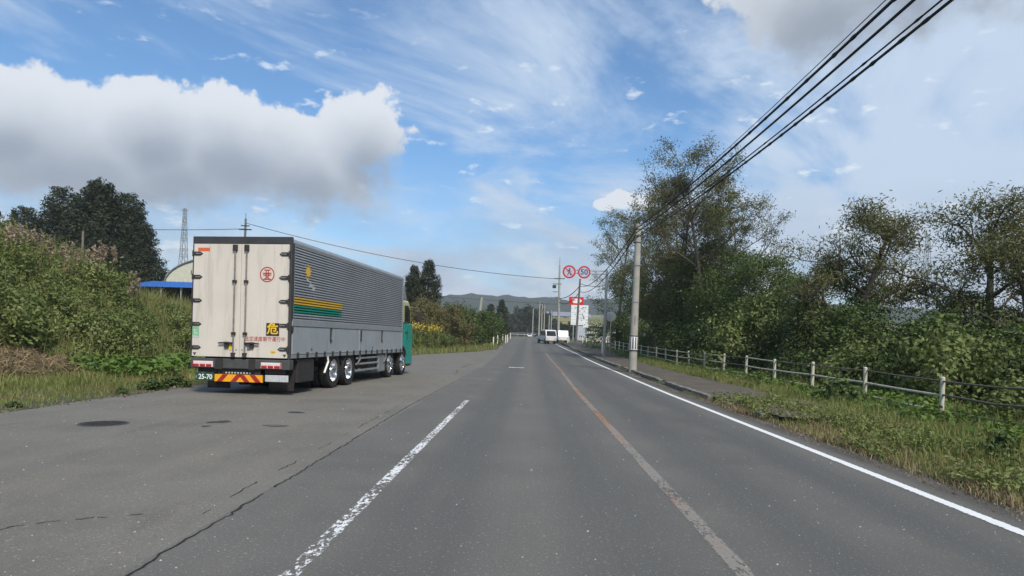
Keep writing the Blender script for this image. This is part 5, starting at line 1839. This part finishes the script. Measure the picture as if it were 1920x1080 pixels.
# ---- left: cedar grove, conifers, bushes
ced = [(-63.0, 82, 0.78, 'a', 'low cedar, leftmost of the grove'), (-60.2, 84, 0.82, 'b', 'low cedar, second from left in the grove'), (-57.4, 81, 0.94, 'a', 'broad cedar, third from left in the grove'),
       (-55.0, 84, 0.95, 'b', 'cedar, fourth from left in the grove'), (-52.9, 81, 0.98, 'a', 'cedar just left of the tallest in the grove'), (-51.6, 79, 0.99, 'a', 'tallest cedar at the top of the grove'),
       (-49.9, 82, 0.92, 'a', 'cedar just right of the tallest in the grove'), (-48.9, 80.5, 0.80, 'b', 'pointed cedar, second from right in the grove'), (-47.3, 80, 0.64, 'a', 'rounded cedar, rightmost of the grove'),
       (-54.0, 77, 0.62, 'b', 'short cedar in front of the grove, left'), (-49.5, 75, 0.60, 'a', 'short cedar in front of the grove, middle'), (-47.4, 76, 0.46, 'b', 'short cedar in front of the grove, right'),
       (-66.0, 80, 0.76, 'b', 'low cedar at the left edge of the photo')]
for i, (x, y, s, k, lb) in enumerate(ced):
    T('cedar_' + k, 'cedar_tree', 'dark ' + lb, 'tree', x, y, s * 1.22, i * 1.7, 0.80, 'cedar grove on the left')
for i, (x, y, s, k, lb) in enumerate(((-13.2, 76, 0.50, 'b', 'dark conifer behind the lorry cab, left one'), (-11.4, 75, 0.58, 'b', 'tall dark conifer behind the lorry cab'),
                                      (-12.4, 71, 0.42, 'a', 'dark conifer low behind the lorry cab'), (-7.6, 131, 0.44, 'a', 'dark conifer above the left bushes by the pale post'), (-5.4, 129, 0.50, 'b', 'taller dark conifer above the left bushes'))):
    T('cedar_' + k, 'conifer', lb, 'tree', x, y, s, i * 2.1, 1.0, 'conifers beyond the lorry')
bl = [('brown', -11.6, 59, 0.85, 1.0, 'brownish bush beside the lorry cab'), ('brown', -9.4, 61, 0.98, 1.0, 'tall brownish bush right of the lorry cab'), ('brown', -7.6, 64, 1.0, 1.0, 'tall brownish bush in the middle of the left bushes'),
      ('brown', -10.4, 66, 1.0, 1.05, 'brownish bush behind the yellow flowers'), ('far_green', -6.6, 70, 0.72, 1.0, 'green bush behind the left marker posts'), ('far_green', -5.9, 76, 0.78, 1.0, 'green bush left of the pale leaning post'),
      ('far_green', -5.6, 84, 0.80, 0.95, 'green bush behind the white marker posts'), ('far_green', -5.7, 93, 0.74, 0.95, 'round green bush near the far end of the left bushes'), ('far_green', -6.2, 104, 0.80, 1.0, 'last green bush of the left row'),
      ('far_green', -8.6, 80, 0.9, 1.0, 'green bush behind the pale leaning post'), ('shrub', -12.6, 55.5, 0.75, 0.8, 'dark green shrub beside the lorry mirror'), ('shrub', -9.8, 57.2, 0.62, 0.8, 'low green shrub below the yellow flowers'),
      ('shrub', -7.4, 59.5, 0.60, 0.75, 'low green shrub at the grass edge right of the flowers')]
for i, (k, x, y, s, sz, lb) in enumerate(bl):
    T(k, 'bush', lb, 'bush', x, y, s, i * 1.3, sz, 'bushes beyond the lorry')
# yellow flowering plants
rg = np.random.default_rng(51)
PROTO['flowers'] = (leaf_mesh('stems', [leaf_quads(np.c_[rg.uniform(-0.7, 0.7, 260), rg.uniform(-0.5, 0.5, 260), rg.uniform(0.2, 2.0, 260)], np.tile([0, -1.0, 0.2], (260, 1)), 0.5, 0.05, rg)], L_SHRUB),
                    leaf_mesh('heads', [leaf_quads(np.c_[rg.normal(0, 0.5, 150), rg.normal(0, 0.3, 150), 2.0 + rg.normal(0, 0.22, 150)], np.tile([0, -0.7, 0.7], (150, 1)), 0.12, 0.09, rg)], L_FLOWER))
for (x, y, s, lb) in ((-9.6, 55.8, 0.9, 'goldenrod clump with yellow flowers, left of the two by the brown bushes'), (-8.2, 57.0, 0.85, 'goldenrod clump with yellow flowers, right of the two by the brown bushes')):
    T('flowers', 'flowering_plant', lb, 'flowers', x, y, s, 0, 1.1, 'yellow flowers beyond the lorry', trunk='stems', crown='flower_heads').children[1]['kind'] = 'stuff'

# far trees
ft = [(-9, 312, 1.6, 'dark round tree at the far bend, leftmost of the clump'), (-5.0, 318, 2.0, 'dark round tree at the far bend, second of the clump'), (-0.5, 312, 2.1, 'dark round tree at the far bend, tallest of the clump'),
      (4.2, 316, 2.0, 'dark round tree at the far bend, right of the tallest'), (8.4, 314, 1.7, 'dark round tree at the far bend, right side of the clump'), (12.5, 310, 1.2, 'low dark tree at the far bend, rightmost of the clump')]
for i, (x, y, s, lb) in enumerate(ft):
    T('far_round', 'far_tree', lb, 'tree', x, y, s, i * 1.1, 1.0, 'dark trees at the far bend', z=2.0)
fb = [(9.2, 190, 0.72, 'dark bush beyond the small trucks, left one'), (12.2, 196, 0.85, 'dark bush beyond the small trucks, middle one'), (15.0, 186, 0.7, 'dark bush left of the advertising tower foot'),
      (-40, 118, 1.0, 'dark tree line piece behind the arched barn, left'), (-35, 116, 0.95, 'dark tree line piece behind the arched barn, middle'), (-46, 112, 1.1, 'dark tree line piece right of the cedar grove'), (-30, 114, 0.9, 'dark tree line piece behind the lorry')]
for i, (x, y, s, lb) in enumerate(fb):
    T('far_round', 'far_bush', lb, 'bush', x, y, s, i * 0.9, 0.8, 'far dark bushes')
for i, (x, y, s, lb) in enumerate(((12.6, 80, 0.85, 'leafy bush at the end of the fence'), (9.6, 72, 0.45, 'low dark bush below the leftmost feathery tree'))):
    T('far_green', 'bush', lb, 'bush', x, y, s, i, 0.8, 'bushes at the fence end')

# ---- left bank: a tangle of weeds and creepers over the slope
def veg_h(X, Y):
    d = ledge(Y) - X
    q = -X - 0.585 * Y
    hi = sstep(-2.2, 6.0, q)
    h = sstep(4.6, 8.2, d) * (0.16 + 2.35 * hi * sstep(6, 11, d)) + 0.25 * sstep(4, 6, d)
    n1 = fbm(X * 0.55, Y * 0.55, 4, 41)
    n2 = vnoise(X * 1.5, Y * 1.5, 43)
    n3 = fbm(X * 0.28, Y * 0.28, 2, 47)
    return h * (0.30 + 0.75 * n1 + 0.55 * n3) + h ** 0.5 * (0.85 * (n2 - 0.45) + 0.4 * (vnoise(X * 3.1, Y * 3.1, 48) - 0.5))


def scatter(rg, N, xr, yr, keep):
    X = rg.uniform(*xr, N)
    Y = rg.uniform(*yr, N)
    k = rg.random(N) < keep(X, Y)
    return X[k], Y[k]


def carpet(name, m, seed, N, xr, yr, keep, hfun, L, W, depth=0.3, jit=0.55, nup=0.8, droop=0.2, label='', cat='undergrowth'):
    rg = np.random.default_rng(seed)
    X, Y = scatter(rg, N, xr, yr, keep)
    e = 0.15
    h0 = ground_z(X, Y) + hfun(X, Y)
    hx = ground_z(X + e, Y) + hfun(X + e, Y)
    hy = ground_z(X, Y + e) + hfun(X, Y + e)
    Nn = np.stack([-(hx - h0) / e, -(hy - h0) / e, np.ones_like(X) * nup], 1)
    Nn = unit_rows(Nn)
    Z = h0 - depth * rg.random(len(X)) ** 2 * np.maximum(hfun(X, Y), 0.1) + rg.normal(0, 0.06, len(X))
    V, F = leaf_quads(np.stack([X, Y, Z], 1), Nn, L, W, rg, jitter=jit, droop=droop)
    o = np_obj(name, V, F, m)
    return tag(o, label, cat, kind='stuff')


dd = lambda X, Y: ledge(Y) - X
carpet('bank_undergrowth', L_BANK, 61, 430000, (-34, -12.5), (7, 50), lambda X, Y: sstep(4.6, 6.0, dd(X, Y)) * (-X / np.maximum(Y, 1) < 1.25) * (0.30 + 0.9 * (Y < 33)), veg_h, 0.145, 0.075,
       label='tangled green weeds and creepers covering the left bank')
# stalks poking out of the tangle
rg = np.random.default_rng(62)
X, Y = scatter(rg, 3500, (-30, -13), (10, 46), lambda X, Y: sstep(5.0, 7.5, dd(X, Y)) * (-X / np.maximum(Y, 1) < 1.15))
Z = ground_z(X, Y) + veg_h(X, Y)
V, F = leaf_quads(np.stack([X, Y, Z + 0.12], 1), np.stack([rg.normal(0, 1, len(X)), np.full(len(X), -1.0), np.zeros(len(X))], 1), 0.75, 0.030, rg, jitter=0.3, droop=4.0)
tag(np_obj('weed_stalks', V, F, L_BROWN), 'thin upright weed stalks poking out of the left bank', 'weeds', kind='stuff')

# creeper with bright leaves on the verge, dry straw heap
carpet('creeper_patch', L_KUDZU, 63, 24000, (-16.5, -10.2), (17.5, 34), lambda X, Y: sstep(1.6, 2.8, dd(X, Y)) * (1 - sstep(4.6, 6.2, dd(X, Y))) * sstep(0.40, 0.52, fbm(X * 0.5, Y * 0.35, 3, 65)) * sstep(17.5, 21, Y) * (Y + X * 0.2 > 16.5),
       lambda X, Y: 0.16 + 0.35 * fbm(X * 1.4, Y * 1.4, 3, 66), 0.17, 0.14, 0.8, 0.45, label='bright green creeper patch at the foot of the left bank', cat='creeper')
def heap_h(X, Y):
    return 0.62 * np.exp(-(((X + 14.6) / 1.6) ** 2 + ((Y - 18.8) / 2.3) ** 2)) * (0.7 + 0.6 * fbm(X * 1.5, Y * 1.5, 3, 71))
carpet('dry_straw_heap', L_DRY, 64, 26000, (-19, -11.5), (13.5, 24), lambda X, Y: sstep(0.12, 0.3, heap_h(X, Y)), heap_h, 0.42, 0.022, 0.5, 0.5, 1.0, 0.0, label='heap of dry brown straw at the foot of the left bank', cat='straw')


def blades(name, m, seed, N, xr, yr, keep, h, w, label, cat='grass', hfun=None, lean=0.35, pw=1.0, top=None):
    rg = np.random.default_rng(seed)
    X = rg.uniform(*xr, N)
    Y = yr[0] + (yr[1] - yr[0]) * rg.random(N) ** pw
    k = rg.random(N) < keep(X, Y)
    X, Y = X[k], Y[k]
    n = len(X)
    Z = ground_z(X, Y) - 0.02 + (0 if top is None else top(X, Y))
    hh = h * np.exp(rg.normal(0, 0.4, n)) * (0.5 + fbm(X * 0.9, Y * 0.9, 3, seed + 1))
    if hfun is not None:
        hh = hh * hfun(X, Y)
    a = rg.uniform(0, 6.28, n)
    dx, dy = np.cos(a), np.sin(a)
    ll = lean * rg.uniform(0.1, 1.6, n)
    b = rg.uniform(0, 6.28, n)
    lx, ly_ = np.cos(b) * ll * hh, np.sin(b) * ll * hh
    V = np.empty((n, 5, 3))
    ww = w * rg.uniform(0.6, 1.4, n)
    V[:, 0] = np.stack([X - dx * ww, Y - dy * ww, Z], 1)
    V[:, 1] = np.stack([X + dx * ww, Y + dy * ww, Z], 1)
    V[:, 2] = np.stack([X + dx * ww * 0.75 + lx * 0.35, Y + dy * ww * 0.75 + ly_ * 0.35, Z + hh * 0.6], 1)
    V[:, 3] = np.stack([X - dx * ww * 0.75 + lx * 0.35, Y - dy * ww * 0.75 + ly_ * 0.35, Z + hh * 0.6], 1)
    V[:, 4] = np.stack([X + lx, Y + ly_, Z + hh * (1 - 0.25 * np.minimum(ll, 1))], 1)
    F = (np.arange(n)[:, None, None] * 5 + np.array([[0, 1, 2], [0, 2, 3], [3, 2, 4]])).reshape(-1, 3)
    return tag(np_obj(name, V.reshape(-1, 3), F, m), label, cat, kind='stuff')


blades('verge_grass', L_GRASS, 81, 150000, (-19, -8.9), (7, 44), lambda X, Y: sstep(-0.05, 0.5, dd(X, Y) + 0.5 * (fbm(X * 2, Y * 2, 3, 5) - 0.5)) * (1 - 0.75 * sstep(5, 8, dd(X, Y))) * (0.35 + 0.65 * (Y < 30)), 0.12, 0.008,
       'mown green grass verge on the left beside the lay-by', hfun=lambda X, Y: 0.5 + 0.8 * sstep(0.2, 2.5, dd(X, Y)))
blades('far_verge_grass', L_GRASS, 82, 36000, (-14, -2.6), (42, 112), lambda X, Y: sstep(0.0, 0.5, dd(X, Y)) * (1 - sstep(5, 7, dd(X, Y))), 0.26, 0.02, 'green grass strip beyond the lorry', pw=1.3)
blades('bank_grass', L_GRASS, 87, 60000, (-32, -12.5), (9, 46), lambda X, Y: sstep(4.6, 6.0, dd(X, Y)) * (-X / np.maximum(Y, 1) < 1.2) * sstep(0.38, 0.6, fbm(X * 0.6, Y * 0.6, 3, 88)), 0.55, 0.011,
       'long grass stems growing through the weeds of the left bank', lean=0.5, top=lambda X, Y: veg_h(X, Y) * 0.8)
# dark clumps of weeds right at the lay-by edge
PROTO['weed'] = (None, leaf_mesh('foliage', [blob_leaves(np.random.default_rng(91), [(0, 0, 0.12, 0.24), (0.25, 0.1, 0.1, 0.2), (-0.2, 0.05, 0.1, 0.18), (0.05, 0.12, 0.28, 0.16)], 2600, 0.10, 0.06, 0.6, zmin=0.0)], L_DENSE))
wl = [(-9.35, 17.6, 1.0, 'dark weed clump at the lay-by edge left of the lorry, right one'), (-9.35, 16.6, 0.95, 'dark weed clump at the lay-by edge left of the lorry, middle one'), (-9.30, 15.3, 0.55, 'small dark weed clump at the lay-by edge left of the lorry'),
      (-9.4, 12.2, 0.4, 'small weed clump at the lay-by edge near the left of the photo'), (-8.9, 45, 1.2, 'dark weed clump on the grass edge beyond the lorry cab')]
for i, (x, y, s, lb) in enumerate(wl):
    T('weed', 'weed_clump', lb, 'weeds', x, y, s, i, 0.8, 'weed clumps at the tarmac edge', crown='leaves')

# separate bushes standing out of the tangle on the bank
bb_ = [('shrub', -17.2, 15.8, 0.80, 'green bush low on the left bank at the edge of the photo'), ('dense_c', -20.5, 20.5, 0.85, 'dark green bush high on the left bank by the edge of the photo'),
       ('shrub_b', -16.6, 20.6, 1.15, 'pale green bush low on the bank above the straw heap'), ('shrub', -19.6, 24.6, 0.85, 'broad green bush in the middle of the left bank'),
       ('shrub', -17.3, 24.2, 0.60, 'dark low bush in the middle of the left bank'), ('shrub_b', -15.9, 24.8, 1.1, 'green bush at the bank foot above the bright creeper'),
       ('brown', -21.8, 27.5, 0.55, 'brownish bush on the bank top under the cedars'), ('shrub_b', -19.3, 29.5, 1.35, 'green bush on the bank shoulder right of the middle'),
       ('shrub', -16.8, 28.8, 0.48, 'dark bush at the right foot of the left bank'), ('shrub_b', -17.0, 33.0, 1.0, 'green bush at the right end of the bank near the lorry'),
       ('shrub_b', -15.0, 29.8, 0.8, 'low green bush just left of the lorry doors'), ('brown', -23.4, 31.5, 0.55, 'brownish bush on the right of the bank top'),
       ('shrub_b', -22.4, 35.5, 0.6, 'green bush below the blue shed roof'), ('shrub_b', -20.2, 37.5, 0.55, 'leafy bush between the blue shed and the lorry')]
for i, (k, x, y, s_, lb) in enumerate(bb_):
    T(k, 'bank_bush', lb, 'bush', x, y, s_, i * 1.9, 0.9, 'bushes on the left bank', z=gz(x, y) + 0.35 * float(veg_h(np.array([x]), np.array([y]))[0]))

# pampas grass on the bank
def mk_pampas(seed):
    rg = np.random.default_rng(seed)
    st, pl = [], []
    n = 8
    for i in range(n):
        a = rg.uniform(0, 6.28)
        o = np.array([math.cos(a), math.sin(a)]) * rg.uniform(0.05, 0.35)
        top = np.array([o[0] * 2.2 + rg.normal(0, 0.1), o[1] * 2.2, rg.uniform(1.5, 2.2)])
        st.append((np.array([(o[0] * 0.3, o[1] * 0.3, -0.2), (o[0] * 1.1, o[1] * 1.1, top[2] * 0.55), tuple(top)]), np.array([0.012, 0.010, 0.006])))
        k = 60
        t = rg.random(k)
        bend = np.array([rg.uniform(0.05, 0.22), rg.normal(0, 0.05), 0])
        C = top + np.outer(t, np.array([0, 0, 0.62])) + np.outer(t ** 2, bend) + rg.normal(0, 0.035, (k, 3))
        pl.append(leaf_quads(C, rg.normal(0, 1, (k, 3)), 0.20, 0.06, rg, droop=-0.6))
    return wood_mesh('stalks', st, L_DRY, 4), leaf_mesh('plumes', pl, L_PLUME)


PROTO['pampas_a'] = mk_pampas(101)
PROTO['pampas_b'] = mk_pampas(102)
pp = [(2, 436, 26), (24, 428, 26), (60, 440, 27), (112, 455, 28), (150, 474, 30), (182, 456, 31), (236, 508, 34), (246, 520, 34)]
words = ['at the left edge of the photo', 'second from the left edge', 'third from the left edge', 'fourth from the left edge', 'below the grove middle, low', 'tallest one below the tallest cedar',
         'on the bank shoulder, second from right', 'rightmost on the bank, near the blue shed']
for i, (px, py, Yd) in enumerate(pp):
    X_ = (px - 992) / 1265.0 * Yd + 0.02 * Yd * (432 - 635) / -1265 * 0
    zt = 1.5 + (635 - 31 - py) / 1265.0 * Yd
    T('pampas_' + 'ab'[i % 2], 'pampas_grass', 'tan plumed pampas grass ' + words[i], 'pampas grass', X_ - 0.1, Yd, (0.95, 0.75, 0.85, 0.7, 1.0)[i % 5], i * 2.0, 1.0, 'pampas grass on the left bank', z=zt - 2.05 * (0.95, 0.75, 0.85, 0.7, 1.0)[i % 5] - 0.3, trunk='stalks', crown='plumes')

# ---- right verge
rx = lambda X: 4.82 + 0.0 * X
def rkeep(X, Y):
    near = 1 - sstep(15.5, 20, Y)
    wavy = 0.5 * (fbm(X * 1.5, Y * 1.5, 3, 8) - 0.5)
    edge = sstep(4.74, 5.05, X + wavy * 0.4)
    far = sstep(7.0, 7.5, X + wavy)
    return edge * near + far * (1 - near)
blades('roadside_grass', L_GRASS, 83, 230000, (4.7, 10.5), (3.0, 46), rkeep, 0.125, 0.0055, 'short yellowish grass verge between the edge line and the fence', hfun=lambda X, Y: 0.55 + 0.9 * sstep(5.0, 6.5, X), pw=1.55)
carpet('verge_weeds', L_KUDZU, 84, 52000, (6.6, 10.8), (5, 64), lambda X, Y: sstep(7.0, 7.9, X + 1.1 * (fbm(X * 0.7, Y * 0.5, 3, 12) - 0.5)) * (0.30 + 0.8 * (Y < 36)) * sstep(0.30, 0.5, fbm(X * 0.8, Y * 0.8, 3, 14)),
       lambda X, Y: 0.06 + 0.36 * fbm(X * 1.2, Y * 1.2, 3, 15) * sstep(7.0, 8.2, X), 0.12, 0.085, 1.0, 0.5, label='low green leafy weeds along the foot of the fence', cat='weeds')
carpet('edge_weeds', L_BANK, 85, 26000, (4.72, 6.6), (3.5, 18), lambda X, Y: sstep(0.44, 0.60, fbm(X * 1.3, Y * 0.9, 3, 16)) * (X > 4.86), lambda X, Y: 0.04 + 0.22 * fbm(X * 2, Y * 2, 3, 17), 0.065, 0.035, 1.0, 0.6, label='ragged low weeds creeping over the road edge on the right', cat='weeds')
blades('dry_edge_grass', L_DRY, 86, 26000, (4.68, 5.7), (3.0, 19), lambda X, Y: sstep(4.72, 4.82, X + 0.25 * (fbm(X * 2, Y * 2, 3, 18) - 0.5)) * (0.25 + 0.75 * sstep(0.45, 0.6, fbm(X, Y * 0.6, 3, 19))), 0.10, 0.0045, 'dry straw-coloured grass along the right road edge', hfun=lambda X, Y: 1.0 + 0 * X, lean=0.7)
wl2 = [(8.1, 17.3, 1.5, 'taller weed clump before the fence rails, right'), (8.3, 18.6, 1.3, 'taller weed clump before the second nearest fence post'), (6.6, 9.6, 0.9, 'weed clump in the middle of the right verge'), (5.1, 16.2, 0.55, 'weed clump at the broken kerb end')]
for i, (x, y, s, lb) in enumerate(wl2):
    T('weed', 'weed_clump', lb, 'weeds', x, y, s, i + 2, 1.2, 'weed clumps on the right verge', crown='leaves')

# ---- the air: one even, thin haze over the whole valley
hz = MB().box(-1900, 1900, -70, 1950, -4, 190)
me = bpy.data.materials.new('haze_air')
me.use_nodes = True
t = NT(me.node_tree)
t.n.remove(t.n['Principled BSDF'])
pv = t.new('ShaderNodeVolumePrincipled')
pv.inputs['Color'].default_value = (0.86, 0.92, 1.0, 1)
pv.inputs['Density'].default_value = 0.00030
pv.inputs['Anisotropy'].default_value = 0.0
t.l.new(pv.outputs[0], t.n['Material Output'].inputs['Volume'])
hb = hz.build('haze', me)
tag(hb, 'thin pale haze filling the air of the valley', 'haze', kind='stuff')
